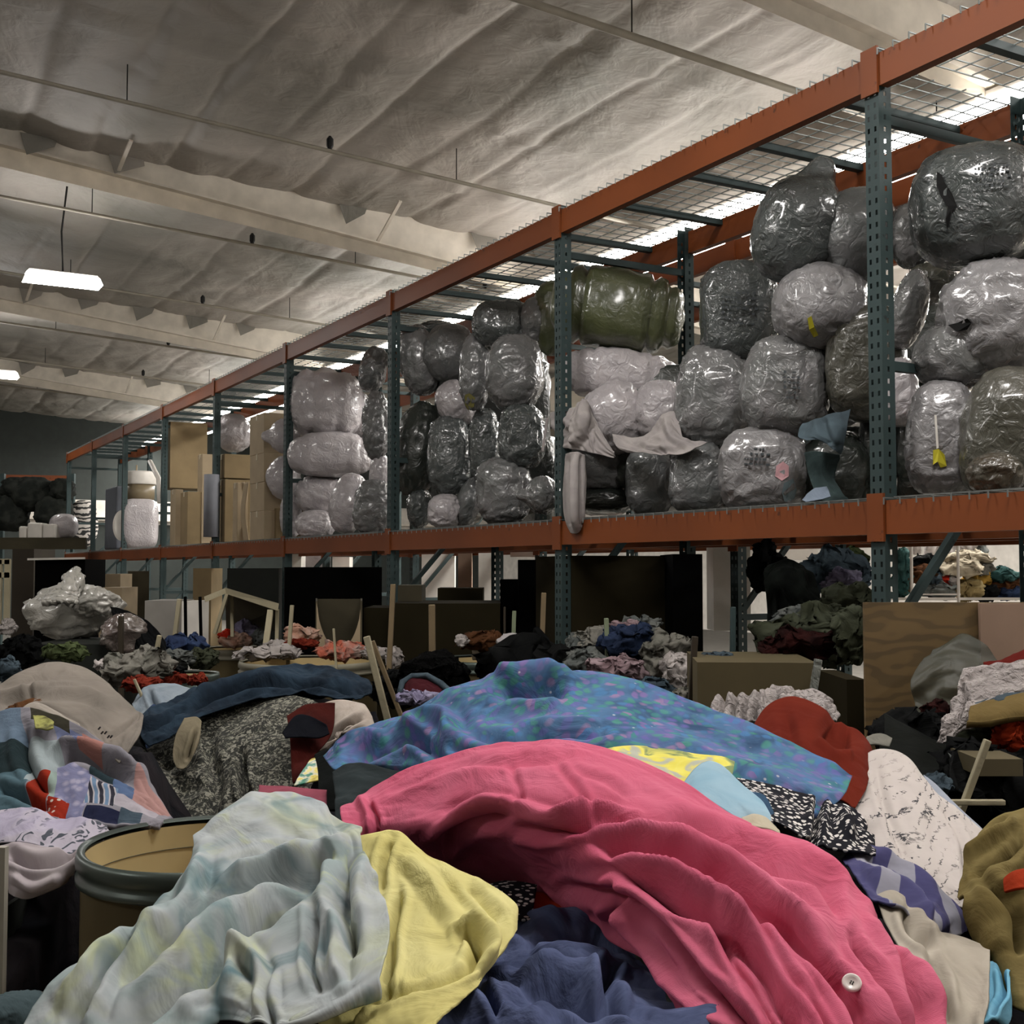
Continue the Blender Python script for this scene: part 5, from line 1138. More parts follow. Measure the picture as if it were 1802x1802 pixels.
# bin under the left pile
M_bin = plain('grey_bin_plastic', '#20221f', rough=.7, spec=.1)
b = MB(); c0 = at(8, 1500, 2.72)
b.bar((c0.x, 2.72, .42), (c0.x, 4.1, .42), .012, .84); b.bar((c0.x - .9, 2.86, .40), (at(150, 1500, 2.95).x, 2.95, .40), .012, .8)
b.build('clothes_bin', M_bin, label='dark bin under the patchwork quilt pile', cat='bin')
p = at(4, 1500, 2.6); MB().bar((p.x, 2.6, 0), (p.x, 2.6, at(4, 1490, 2.6).z), .02, .02).build('bin_post', plain('pale_edge_strip', '#8d897e', rough=.5), label='pale upright strip at the picture edge beside the bin', cat='post')
MB().hexa([at(15, 1790, 2.3), at(60, 1802, 2.3), at(110, 1760, 2.7), at(15, 1752, 2.7)] + [v + Vector((0, 0, .015)) for v in (at(15, 1790, 2.3), at(60, 1802, 2.3), at(110, 1760, 2.7), at(15, 1752, 2.7))]).build('shelf_board', M_card2, label='pale board low down beside the dark bin', cat='board')
heap('grey_bundle', 30, 1800, 1.75, .06, .06, .04, fabric('blue_grey_knit', '#47565a'), 'blue grey bundle in the lower corner beside the tie dyed cloth', 15); COL.objects[-1]['kind'] = 'thing'

# ---------------------------------------------------------------- second row: speckled coat, denim blue cloth
N_SP0 = len(COL.objects)
t = NT('speckled_fleece'); v = t.co(); n = t.voro(t.mix(.25, v, t.noise(v, 22, 2)), 60); c = t.ramp(n, ((.1, lin('#7d7a6d')), (.25, lin('#3c3c32')), (.5, lin('#14150f')))); n2 = t.noise(v, 75, 3, 1)
c = t.mix(t.ramp(n2, ((.52, (0, 0, 0, 1)), (.60, (1, 1, 1, 1)))), c, lin('#77756a')); t.base(c); t.set(Roughness=.95); t.bump(t.noise(v, 60, 3), .5, .01); C_speck = t.m
cloth('speckled_coat', [
    [(245, 1335, 4.1), (290, 1290, 4.15), (350, 1255, 4.2), (420, 1235, 4.2), (490, 1225, 4.18), (550, 1232, 4.1), (590, 1260, 4.0)],
    [(245, 1345, 3.95), (300, 1330, 3.98), (360, 1310, 4.0), (425, 1295, 4.0), (490, 1290, 3.96), (545, 1300, 3.9), (575, 1320, 3.84)],
    [(262, 1360, 3.85), (310, 1375, 3.84), (365, 1370, 3.82), (425, 1360, 3.82), (480, 1355, 3.78), (525, 1360, 3.74), (550, 1375, 3.7)],
    [(290, 1410, 3.72), (330, 1420, 3.7), (380, 1420, 3.68), (430, 1415, 3.66), (475, 1412, 3.62), (510, 1415, 3.6), (535, 1420, 3.58)],
    [(320, 1450, 3.6), (355, 1460, 3.58), (395, 1465, 3.55), (435, 1465, 3.52), (475, 1462, 3.5), (505, 1462, 3.48), (530, 1460, 3.46)]],
    C_speck, 'dark speckled fleece coat heaped behind the open fibre drum', 'coat', res=(90, 120), rip=.012, rsc=4, amp=.03, folds=[(-.06, 9, [(430, 1330), (432, 1390), (455, 1430)]), (-.03, 12, [(370, 1300), (380, 1380), (370, 1430)]), (.03, 12, [(250, 1340), (300, 1372), (350, 1365)])])
cloth('beige_lining', [[(325, 1265, 3.98), (345, 1262, 3.98), (355, 1270, 3.96)], [(308, 1300, 3.9), (330, 1300, 3.88), (350, 1305, 3.88)], [(305, 1335, 3.84), (320, 1340, 3.83), (338, 1335, 3.84)], [(312, 1352, 3.82), (320, 1354, 3.81), (328, 1350, 3.82)]], fabric('tan_lining', '#7d7460'), 'tan folded lining lying on the speckled coat', 'cloth', res=(50, 30), rip=.003, folds=[(-.02, 4, [(345, 1285), (330, 1335)])])
C_denim = fabric('dark_denim', '#1c2631', '#2a3947', scale=7, bump=.6, k=.95)
cloth('denim_garment', [
    [(240, 1265, 4.05), (270, 1245, 4.15), (330, 1215, 4.3), (400, 1190, 4.4), (470, 1172, 4.45), (540, 1170, 4.45), (600, 1180, 4.4), (650, 1198, 4.3)],
    [(245, 1285, 3.98), (280, 1262, 4.05), (340, 1232, 4.18), (405, 1208, 4.28), (470, 1195, 4.32), (540, 1192, 4.32), (600, 1200, 4.28), (655, 1212, 4.2)],
    [(252, 1305, 3.92), (295, 1282, 3.98), (350, 1252, 4.08), (410, 1228, 4.18), (475, 1215, 4.22), (545, 1212, 4.22), (605, 1216, 4.18), (650, 1222, 4.12)],
    [(262, 1316, 3.9), (300, 1298, 3.94), (352, 1266, 4.02), (412, 1242, 4.12), (478, 1228, 4.16), (545, 1226, 4.16), (600, 1230, 4.12), (635, 1232, 4.08)]],
    C_denim, 'dark blue denim garment stretched over the speckled coat', 'garment', res=(70, 140), rip=.012, rsc=6, amp=.012, folds=[(-.04, 6, [(330, 1250), (420, 1215), (520, 1208), (640, 1218)]), (.03, 8, [(300, 1255), (400, 1205), (520, 1185)]), (-.03, 6, [(250, 1290), (290, 1270), (330, 1240)])])
cloth('white_tights', [[(540, 1270, 3.9), (565, 1245, 3.95), (600, 1232, 3.95), (635, 1238, 3.92), (655, 1262, 3.86)], [(535, 1300, 3.82), (555, 1290, 3.84), (590, 1275, 3.84), (620, 1262, 3.84), (658, 1290, 3.8)], [(530, 1325, 3.76), (545, 1325, 3.76), (565, 1315, 3.78), (585, 1300, 3.8), (610, 1285, 3.82)], [(528, 1345, 3.7), (536, 1342, 3.7), (545, 1336, 3.72), (555, 1328, 3.74), (570, 1316, 3.76)]],
      fabric('off_white_knit', '#a89c92', '#b9aea4', bump=.3), 'off white knitted garment draped between the speckled coat and the floral cloth', 'garment', res=(60, 60), rip=.006, folds=[(-.03, 5, [(560, 1315), (600, 1285), (640, 1262)])])
cloth('maroon_cloth', [[(505, 1262, 3.86), (540, 1242, 3.9), (590, 1240, 3.9)], [(510, 1300, 3.76), (545, 1295, 3.78), (585, 1290, 3.8)], [(512, 1340, 3.68), (530, 1345, 3.68), (555, 1330, 3.72)], [(515, 1378, 3.62), (530, 1372, 3.62), (542, 1360, 3.64)]], fabric('maroon_cotton', '#421510', '#35110e'), 'maroon cloth hanging left of the off white knit', 'cloth', res=(50, 40), rip=.006)
cloth('black_cloth', [[(498, 1292, 3.72), (520, 1262, 3.78), (545, 1262, 3.78), (575, 1275, 3.74)], [(502, 1300, 3.68), (530, 1298, 3.7), (560, 1300, 3.7), (580, 1292, 3.72)]], fabric('navy_black', '#0b0d14'), 'black folded cloth lying across the maroon cloth', 'cloth', res=(24, 30), rip=.004)
t = NT('yellow_green_print'); v = t.co(); t.base(t.ramp(t.noise(v, 26, 3), ((.42, lin('#1f6a55')), (.48, lin('#b5b3a0')), (.55, lin('#c2b34d')), (.65, lin('#8d7c26'))))); 
cloth('yellow_green_scarf', [[(535, 1352, 3.4), (550, 1335, 3.44), (568, 1340, 3.42)], [(525, 1370, 3.36), (545, 1362, 3.38), (568, 1360, 3.38)], [(518, 1385, 3.32), (540, 1380, 3.32), (568, 1375, 3.34)]], t.m, 'small yellow and green printed scarf in the gap beside the floral cloth', 'scarf', res=(30, 30), rip=.004)
cloth('dusty_pink_board', [[(456, 1382, 2.72), (515, 1386, 2.72), (575, 1392, 2.72)], [(456, 1402, 2.66), (515, 1408, 2.66), (575, 1412, 2.66)], [(470, 1425, 2.6), (520, 1430, 2.6), (575, 1435, 2.6)]], fabric('dusty_rose_cotton', '#8f4a58'), 'strip of dusty rose cloth behind the tie dyed cloth', 'cloth', res=(20, 40), rip=.002)
cloth('black_scrap', [[(555, 1330, 3.2), (580, 1318, 3.2), (600, 1322, 3.2)], [(560, 1370, 3.1), (580, 1370, 3.1), (600, 1370, 3.1)], [(560, 1430, 3.0), (580, 1430, 3.0), (600, 1430, 3.0)]], fabric('black_jersey', '#0c100f'), 'black jersey filling the gap left of the charcoal jersey', 'cloth', res=(40, 20))
SP = [o for o in list(COL.objects)[N_SP0:] if o.type == 'MESH' and o.parent is None]
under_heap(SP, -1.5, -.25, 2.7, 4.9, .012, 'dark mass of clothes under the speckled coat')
# ---------------------------------------------------------------- drums, stakes, boxes and clothes between the heap and the rack
M_prim = plain('pale_drum_rim', '#7a7666', rough=.5)
def garm(px, py, w, h, Y, mat, label, name='garment', cat='garment', seed=None, roll=0, fold=.16, fs=2.6, lump=.14, e=.95, deep=None, nu=36, nv=52, neck=(0, 0)):
    global GN; GN += 1
    c = at(px, py, Y); k = Y / FPX
    dp = deep or max(.5 * w / 2 * k, .05)
    a, b, n = frame_at(c, 0, math.radians(roll))
    return blob(name, c, a, b, n, h / 2 * k, w / 2 * k, dp, mat, seed or GN * 5 + 2, e=1.0, nu=nu, nv=nv, lump=lump, fold=fold, fs=fs, neck=tuple(x * k for x in neck), label=label, cat=cat, crump=.42 if cat != 'bag' else .16)
GN = 0
def stake(x0, y0, x1, y1, w, Y, mat, label, down=.55, name='wooden_stake', cat='stake'):
    a, b = at(x0, y0, Y), at(x1, y1, Y); d = (b - a).normalized()
    o = MB().bar(a, b + d * down * .4, w * Y / FPX, w * Y / FPX * .8).build(name, mat); bevel(o, .003)
    return props(o, label, cat)
def wbox(x0, x1, y0, y1, Y, dep, mat, label, yaw=0, name='box', cat='box', floor=False, open_top=False, parent=None):
    """face towards the viewer between columns x0..x1, lines y0..y1"""
    a, b = at(x0, y0, Y), at(x1, y0, Y); z1 = a.z; z0 = 0 if floor else at(x0, y1, Y).z
    c = (a + b) / 2; w = (b - a).length; cy, sy = math.cos(yaw), math.sin(yaw)
    ux, uy = Vector((cy, sy, 0)), Vector((-sy, cy, 0))
    P = lambda u, v_, z: Vector((c.x, c.y, 0)) + ux * u + uy * v_ + Vector((0, 0, z))
    m = MB()
    if not open_top:
        m.hexa([P(-w / 2, 0, z0), P(w / 2, 0, z0), P(w / 2, dep, z0), P(-w / 2, dep, z0), P(-w / 2, 0, z1), P(w / 2, 0, z1), P(w / 2, dep, z1), P(-w / 2, dep, z1)])
    else:
        for q0, q1 in (((-w / 2, 0), (w / 2, 0)), ((w / 2, 0), (w / 2, dep)), ((w / 2, dep), (-w / 2, dep)), ((-w / 2, dep), (-w / 2, 0))):
            zc = (z0 + z1) / 2; m.bar(P(q0[0], q0[1], zc), P(q1[0], q1[1], zc), .012, z1 - z0)
        m.hexa([P(-w / 2, 0, z0), P(w / 2, 0, z0), P(w / 2, dep, z0), P(-w / 2, dep, z0), P(-w / 2, 0, z0 + .01), P(w / 2, 0, z0 + .01), P(w / 2, dep, z0 + .01), P(-w / 2, dep, z0 + .01)])
    o = m.build(name, mat, parent)
    return props(o, label, cat) if parent is None else o
M_wood = plain('weathered_pine', '#6a5b43', rough=.8, bump=.2, bscale=60, var=.15)
M_woodp = plain('pale_pine', '#928a72', rough=.8, bump=.2, bscale=60)
M_woodg = plain('greenish_pine', '#6f7860', rough=.8)
M_woodd = plain('dark_stained_wood', '#2c2418', rough=.7)
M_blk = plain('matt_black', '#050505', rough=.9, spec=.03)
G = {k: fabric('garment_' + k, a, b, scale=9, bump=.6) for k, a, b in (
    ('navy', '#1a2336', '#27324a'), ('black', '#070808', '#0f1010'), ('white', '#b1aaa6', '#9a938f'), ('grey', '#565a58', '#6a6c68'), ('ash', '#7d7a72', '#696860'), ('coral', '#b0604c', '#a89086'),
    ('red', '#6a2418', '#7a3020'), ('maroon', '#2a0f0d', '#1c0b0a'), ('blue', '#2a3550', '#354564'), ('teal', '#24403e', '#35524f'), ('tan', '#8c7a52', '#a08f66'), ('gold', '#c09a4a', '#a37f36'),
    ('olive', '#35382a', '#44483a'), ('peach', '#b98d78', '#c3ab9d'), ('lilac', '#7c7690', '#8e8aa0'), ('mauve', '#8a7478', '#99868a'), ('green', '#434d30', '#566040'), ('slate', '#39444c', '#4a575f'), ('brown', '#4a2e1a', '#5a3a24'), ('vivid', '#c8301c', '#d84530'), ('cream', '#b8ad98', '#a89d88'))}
# stakes standing up out of the drums
stake(957, 1043, 952, 1185, 11, 6.0, M_wood, 'tall pale tipped stake beside the second post')
stake(1067, 1088, 1070, 1200, 10, 5.6, M_woodg, 'greenish stake standing in front of the grey and blue clothes')
stake(1223, 1120, 1214, 1262, 13, 4.9, M_woodd, 'dark stake beside the low cardboard carton')
stake(760, 1064, 761, 1200, 14, 5.2, M_wood, 'square stake rising behind the black furry garment')
stake(692, 1028, 685, 1170, 11, 6.4, M_wood, 'tall dull stake just right of the third post')
stake(645, 1120, 681, 1262, 14, 4.7, M_woodp, 'slanting grey stake leaning beside the denim garment')
stake(655, 1128, 702, 1250, 10, 4.75, M_wood, 'slanting brown stake leaning against the grey slanting one')
stake(316, 1054, 308, 1118, 9, 7.5, M_woodp, 'pale stake leaning beside the two black poles')
stake(326, 1050, 327, 1135, 6, 7.2, M_blk, 'left one of two thin black poles', name='black_pole', cat='pole')
stake(352, 1050, 354, 1135, 6, 7.2, M_blk, 'right one of two thin black poles', name='black_pole', cat='pole')
stake(281, 1118, 262, 1215, 9, 5.0, M_woodp, 'short pale stake leaning over the grey crumpled cloth')
stake(213, 1084, 213, 1170, 10, 5.8, M_woodd, 'dark stake in front of the clear bag with reddish clothes')
stake(905, 1075, 903, 1140, 9, 7.0, M_woodg, 'faint stake in the dark behind the white plastic bundle')
stake(888, 1068, 888, 1140, 5, 7.2, M_woodd, 'thin dark stake in the dark left of the faint one')
stake(514, 1065, 511, 1108, 8, 7.0, M_woodp, 'short pale stake standing behind the striped cloths')
stake(587, 1106, 590, 1150, 5, 6.6, M_woodp, 'thin short stake inside the cut down carton')
stake(1290, 1068, 1289, 1165, 11, 5.4, M_teal, 'grey metal rod standing in front of the bright gap', name='metal_rod', cat='rod')
stake(1440, 1160, 1428, 1238, 15, 3.9, film('clear_plastic_strip', '#8d918a', rough=.2), 'clear plastic strip standing behind the ruffled blouse', name='plastic_strip', cat='strip')
stake(236, 1195, 245, 1215, 6, 4.6, M_woodp, 'stub of pale wood under the grey crumpled cloth')
# drums of the middle row
drum(545, 1163, 245, 7.0, 'fibre drum heaped with coral clothes behind the denim garment', rim=M_prim)
drum(415, 1141, 130, 8.2, 'fibre drum under the tilted wooden lid', rim=M_prim)
drum(865, 1160, 200, 7.2, 'fibre drum holding the white plastic bundle', rim=M_rim)
drum(330, 1186, 110, 5.6, 'dark fibre drum behind the red and black clothes', rim=M_rim, body=M_bin)
drum(1790, 1326, 330, 3.4, 'fibre drum at the picture edge full of white and orange clothes')
# wooden lid leaning open on its legs
r = empty('tilted_lid', at(425, 1130, 7.6), 'pale wooden lid propped up like a little roof over the drum', 'lid')
k = 7.6
def plank(p, q, w, name='plank', mat=M_woodp, th=.02):
    a, b = at(*p), at(*q); return MB().bar(a, b, w, th, Vector((0, 1, .3))).build(name, mat, r)
MB().hexa([at(359, 1050, 7.5), at(396, 1035, 7.6), at(398, 1044, 7.6), at(361, 1060, 7.5)] + [at(359, 1050, 7.7), at(396, 1035, 7.8), at(398, 1044, 7.8), at(361, 1060, 7.7)]).build('board', M_woodp, r)
MB().hexa([at(396, 1034, 7.6), at(491, 1062, 7.3), at(489, 1075, 7.3), at(398, 1045, 7.6)] + [at(396, 1034, 7.8), at(491, 1062, 7.5), at(489, 1075, 7.5), at(398, 1045, 7.8)]).build('board', M_woodp, r)
MB().hexa([at(396, 1040, 7.8), at(488, 1072, 7.6), at(486, 1110, 8.4), at(398, 1110, 8.4)] + [at(396, 1040, 7.83), at(488, 1072, 7.63), at(486, 1110, 8.43), at(398, 1110, 8.43)]).build('panel', M_cardd, r)
for a_, b_ in (((400, 1045, 7.6), (378, 1115, 7.6)), ((476, 1074, 7.35), (466, 1148, 7.2)), ((408, 1046, 7.7), (409, 1120, 7.7)), ((488, 1072, 7.4), (487, 1132, 7.4))):
    MB().bar(at(*a_), at(*b_), .035 if a_[0] in (400, 476) else .02, .02).build('leg', M_woodp, r)
# cartons under and before the rack
def carve(x0, x1, y0, y1, Y, mat, label):
    """carton whose near side is cut down in a deep curve between two horns"""
    r = empty('cut_down_carton', at((x0 + x1) / 2, y1, Y), label, 'carton')
    w = x1 - x0; V = []; n = 20
    for i in range(n + 1):
        u = i / n; x = x0 + w * u; cut = 4 * u * (1 - u); yt_ = y0 + (y1 - y0) * (cut ** .6) * .92
        V += [at(x, yt_, Y), at(x, y1 + 8, Y)]
    F = [[2 * i, 2 * i + 1, 2 * i + 3, 2 * i + 2] for i in range(n)]
    mesh_obj('front_panel', V, F, mat, r, solid=.012)
    wbox(x0, x1, y0 - 4, y1, Y + .75, .01, M_cardd, '', name='back_panel', parent=r)
    a, b, c, d = at(x0, y0, Y), at(x0, y0, Y + .75), at(x1, y0, Y), at(x1, y0, Y + .75); zb = at(x0, y1, Y).z
    for p, q in ((a, b), (c, d)):
        MB().bar((p.x, p.y, (p.z + zb) / 2), (q.x, q.y, (p.z + zb) / 2), .012, p.z - zb).build('side_panel', M_cardd, r)
carve(557, 636, 1058, 1150, 7.6, M_card2, 'brown carton cut down in a deep curve behind the coral clothes')
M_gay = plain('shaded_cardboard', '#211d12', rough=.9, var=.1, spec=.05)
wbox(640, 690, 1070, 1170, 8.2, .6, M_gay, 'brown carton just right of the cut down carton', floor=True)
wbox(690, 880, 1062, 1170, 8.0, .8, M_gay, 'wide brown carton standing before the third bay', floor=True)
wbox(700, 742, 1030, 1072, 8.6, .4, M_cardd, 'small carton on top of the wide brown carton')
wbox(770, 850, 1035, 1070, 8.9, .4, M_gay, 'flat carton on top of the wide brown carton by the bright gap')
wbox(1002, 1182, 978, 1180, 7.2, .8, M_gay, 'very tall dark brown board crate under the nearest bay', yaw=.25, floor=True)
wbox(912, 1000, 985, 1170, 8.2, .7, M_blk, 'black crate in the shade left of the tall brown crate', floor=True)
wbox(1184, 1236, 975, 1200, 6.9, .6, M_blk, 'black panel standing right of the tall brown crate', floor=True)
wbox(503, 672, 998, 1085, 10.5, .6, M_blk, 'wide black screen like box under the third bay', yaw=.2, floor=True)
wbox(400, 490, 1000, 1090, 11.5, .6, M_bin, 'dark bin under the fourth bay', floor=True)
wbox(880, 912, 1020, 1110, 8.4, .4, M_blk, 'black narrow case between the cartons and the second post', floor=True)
wbox(255, 312, 1057, 1112, 9.5, .5, plain('corrugated_grey', '#8a8680', rough=.6), 'pale grey ribbed box behind the two black poles', floor=True)
wbox(320, 350, 1058, 1075, 9.0, .3, M_white, 'white carton between the two black poles', floor=True)
wbox(340, 372, 1000, 1060, 13.0, .5, M_card, 'upright brown carton under the fourth bay beside the post', floor=True)
wbox(175, 215, 1034, 1090, 12.0, .5, M_card2, 'pale carton under the far bays left of the sixth post', floor=True)
wbox(226, 262, 1005, 1090, 13.5, .6, M_cardd, 'leaning dark carton under the far bays', yaw=.3, floor=True)
wbox(185, 212, 1010, 1034, 13, .4, M_card2, 'small carton stacked on the pale carton under the far bays')
# far left corner: wood frame, cabinets
wbox(62, 150, 984, 1060, 12.0, .6, M_blk, 'black cabinet with a bright top edge left of the far bays', floor=True)
MB().hexa([at(48, 986, 11.9), at(150, 984, 11.9), at(150, 984, 12.3), at(48, 986, 12.3)] + [v + Vector((0, 0, .02)) for v in (at(48, 986, 11.9), at(150, 984, 11.9), at(150, 984, 12.3), at(48, 986, 12.3))]).build('cabinet_top', M_white, label='thin white top lying on the black cabinet', cat='board')
m = MB(); wbox(22, 60, 966, 1110, 13, .6, M_woodd, 'dark slatted wooden crate behind the wood frame', floor=True)
r = empty('wood_frame', at(8, 1110, 9), 'pale wooden frame standing at the picture edge', 'frame')
for x in (0, 14): MB().bar(at(x, 985, 9), at(x - 3, 1115, 9), .03, .04).build('upright', M_woodp, r)
for y in (988, 1012): MB().bar(at(-20, y, 9), at(18, y, 9), .03, .04).build('rail', M_woodp, r)
garm(12, 1105, 26, 26, 8.0, G['white'], 'white crumpled cloth at the foot of the wood frame', fold=.2)
# big pale bag with tied peak, clear bag, black cloth
M_baglt = film('milky_plastic_film', '#9a9890', '#aaa69e', rough=.35, bump=.5)
garm(128, 1078, 148, 100, 6.4, M_baglt, 'big milky plastic bag slumped on the dark bin', 'plastic_bag', 'bag', fold=.12, lump=.12, roll=0, seed=31)
garm(170, 1062, 70, 50, 6.3, M_baglt, 'folded flap of the milky bag', 'plastic_bag', 'bag', fold=.2, seed=9)
COL.objects[-1]['label'] = 'smaller milky bag resting on the shoulder of the big one'
cloth('bag_neck', [[(122, 1018, 6.3), (135, 1004, 6.35), (148, 1012, 6.3)], [(105, 1035, 6.2), (122, 1028, 6.2), (142, 1036, 6.25)], [(88, 1052, 6.15), (110, 1048, 6.1), (136, 1055, 6.15)], [(76, 1066, 6.1), (100, 1062, 6.05), (130, 1068, 6.1)]], M_baglt, 'twisted peak of milky plastic standing up from the big bag', 'bag', res=(40, 30), rip=.02, rsc=8, thick=.03)
M_clear = film('clear_film_reddish', '#6d5a55', '#8f8880', rough=.15)
garm(218, 1118, 82, 72, 5.9, M_clear, 'clear plastic bag with reddish clothes inside', 'plastic_bag', 'bag', fold=.08, seed=14)
cloth('black_coat', [[(195, 1068, 6.2), (215, 1072, 6.1), (245, 1085, 6.0), (275, 1108, 5.9), (292, 1130, 5.8)], [(200, 1090, 6.1), (225, 1100, 6.0), (250, 1115, 5.9), (275, 1135, 5.8), (292, 1160, 5.7)], [(215, 1130, 6.0), (235, 1140, 5.9), (255, 1150, 5.8), (275, 1165, 5.7), (290, 1175, 5.6)]], fabric('black_coat_cloth', '#0a0b0c'), 'black coat sliding down behind the clear bag', 'coat', res=(40, 60), rip=.01)
wbox(48, 215, 1134, 1180, 5.9, .6, M_bin, 'dark bin under the milky plastic bags', name='bin', cat='bin', floor=True)
garm(112, 1150, 70, 26, 5.7, G['green'], 'yellow green clothes in the dark bin', fold=.2)
garm(30, 1150, 70, 60, 5.8, G['black'], 'black clothes at the picture edge left of the dark bin')
garm(10, 1182, 40, 40, 5.0, G['slate'], 'slate grey cloth at the picture edge above the beige sheet')
garm(238, 1178, 110, 56, 4.9, G['ash'], 'grey crumpled patterned blouse below the clear bag', fold=.22, lump=.1)
garm(185, 1172, 34, 18, 5.1, G['white'], 'small white scrap beside the grey crumpled blouse')
garm(290, 1196, 60, 24, 5.0, G['red'], 'red cloth on the drum behind the pale blue shirt')
garm(245, 1206, 60, 24, 4.75, G['red'], 'red cloth squeezed under the pale stake')
garm(345, 1198, 34, 16, 5.2, G['red'], 'bright red scrap right of the black cap')
garm(300, 1183, 36, 18, 5.1, G['black'], 'black cap lying on the red cloth')
garm(322, 1140, 76, 36, 6.2, G['blue'], 'blue striped shirt draped over the far drum edge', fold=.22)
garm(305, 1160, 66, 26, 5.9, G['grey'], 'grey patterned scarf in front of the blue striped shirt', fold=.3)
garm(355, 1160, 46, 36, 6.0, G['olive'], 'dark olive clothes right of the grey patterned scarf')
C_pblue = fabric('pale_grey_blue', '#7f8a94', '#8f99a1')
cloth('pale_blue_shirt', [[(232, 1238, 4.6), (255, 1212, 4.66), (295, 1205, 4.68), (335, 1212, 4.66), (365, 1218, 4.6)], [(240, 1260, 4.48), (265, 1238, 4.5), (300, 1230, 4.52), (335, 1232, 4.52), (360, 1235, 4.5)], [(245, 1282, 4.4), (270, 1265, 4.4), (300, 1255, 4.42), (335, 1250, 4.42), (355, 1250, 4.42)]], C_pblue, 'pale blue shirt left of the denim garment', 'shirt', res=(40, 60), rip=.008, folds=[(-.03, 5, [(262, 1218), (275, 1245), (285, 1262)])])
cloth('navy_pocket', [[(255, 1252, 4.3), (272, 1240, 4.3), (280, 1262, 4.28)], [(252, 1285, 4.2), (270, 1280, 4.2), (285, 1290, 4.2)], [(258, 1318, 4.1), (275, 1322, 4.08), (290, 1318, 4.1)]], G['blue'], 'dark blue cloth hanging left of the speckled coat', 'cloth', res=(30, 24), rip=.006)
cloth('white_black_cloth', [[(228, 1300, 4.0), (240, 1285, 4.0), (252, 1295, 4.0)], [(236, 1325, 3.9), (248, 1315, 3.9), (262, 1330, 3.9)]], G['black'], 'black cloth in the gap beside the beige sheet', 'cloth', res=(20, 20))
# clothes on the drums
for q in ((405, 1122, 44, 26, 8.0, 'vivid', 'bright red cloth under the propped lid'), (430, 1112, 40, 36, 8.0, 'lilac', 'lilac blouse under the propped lid'), (418, 1130, 60, 20, 7.9, 'peach', 'peach and white striped cloth under the propped lid'), (455, 1124, 24, 30, 7.9, 'grey', 'grey knitted scrap under the propped lid leg'),
          (530, 1118, 56, 30, 7.4, 'peach', 'peach checked cloth behind the red rolled cloth'), (530, 1134, 50, 16, 7.1, 'red', 'red rolled cloth left of the cut down carton'), (490, 1138, 50, 18, 7.2, 'white', 'white folded cloth left of the red rolled cloth'), (470, 1152, 100, 18, 6.9, 'white', 'white frilly cloth hanging over the drum edge'),
          (600, 1148, 90, 26, 6.9, 'coral', 'coral printed blouse lying on the drum'), (655, 1150, 50, 20, 6.9, 'white', 'white cloth beside the slanting stakes'), (692, 1160, 26, 34, 6.5, 'white', 'white glove like scrap hanging right of the slanting stakes'),
          (850, 1132, 88, 30, 7.0, 'brown', 'reddish brown plush thing on the drum'), (812, 1128, 20, 18, 6.9, 'white', 'white tip beside the reddish brown plush thing')):
    garm(*q[:5], G[q[5]], q[6], fold=.2, lump=.12, nu=28, nv=40)
garm(915, 1140, 92, 46, 6.9, F_pale, 'white plastic bundle on the drum left of the tall stake', 'plastic_bag', 'bag', fold=.12)
garm(870, 1150, 70, 34, 7.1, G['cream'], 'cream cloth beside the white plastic bundle')
C_fur = fabric('black_fur', '#030303', bump=1.0, bscale=80)
garm(765, 1195, 120, 80, 5.0, C_fur, 'black furry garment behind the floral cloth', fold=.12, fs=5)
garm(700, 1215, 90, 70, 5.1, G['black'], 'black knit left of the black furry garment')
C_lin = fabric('maroon_lining', '#3a1218')
cloth('lined_jacket', [[(704, 1215, 4.6), (722, 1192, 4.62), (752, 1190, 4.6), (790, 1212, 4.5)], [(704, 1225, 4.5), (725, 1208, 4.5), (755, 1208, 4.5), (795, 1225, 4.42)], [(712, 1240, 4.4), (735, 1236, 4.4), (765, 1235, 4.36), (800, 1235, 4.34)]], C_lin, 'maroon lined jacket collar in front of the black furry garment', 'jacket', res=(40, 50), rip=.006)
MB().tube([at(703, 1222, 4.5), at(708, 1200, 4.55), at(725, 1190, 4.58), at(752, 1189, 4.56), at(775, 1202, 4.5), at(795, 1220, 4.4)], .012, 8).build('piping', G['slate'], COL.objects[-1], True)
garm(740, 1232, 80, 22, 4.3, G['lilac'], 'dark lilac cloth under the maroon lined jacket')
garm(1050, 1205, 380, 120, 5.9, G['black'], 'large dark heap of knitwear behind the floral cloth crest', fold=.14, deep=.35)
for q in ((1106, 1108, 60, 26, 5.8, 'mauve', 'dusty pink cloth topmost on the grey and blue clothes'), (1110, 1140, 96, 66, 5.6, 'navy', 'dark blue patterned blouse behind the greenish stake'), (1040, 1132, 70, 44, 5.9, 'ash', 'grey beige knit left of the greenish stake'), (1170, 1158, 76, 84, 5.5, 'ash', 'grey beige shirt hanging right of the dark blue blouse'),
          (1190, 1185, 50, 60, 5.4, 'white', 'light grey sleeve right of the grey beige shirt'), (1030, 1172, 64, 50, 5.5, 'grey', 'grey towel left behind the floral cloth crest'), (1085, 1185, 90, 50, 5.4, 'mauve', 'dull pink and grey cloth behind the floral cloth crest'), (1150, 1225, 60, 60, 5.2, 'slate', 'slate blue scrap low behind the floral cloth'), (1200, 1235, 46, 36, 5.0, 'ash', 'pale scrap at the foot of the dark stake'),
          (1010, 1150, 40, 60, 5.9, 'grey', 'grey cloth just right of the second post'), (1125, 1110, 70, 40, 5.9, 'grey', 'dark grey scrap behind the dark blue blouse')):
    garm(*q[:5], G[q[5]], q[6], fold=.24, lump=.16, fs=3)
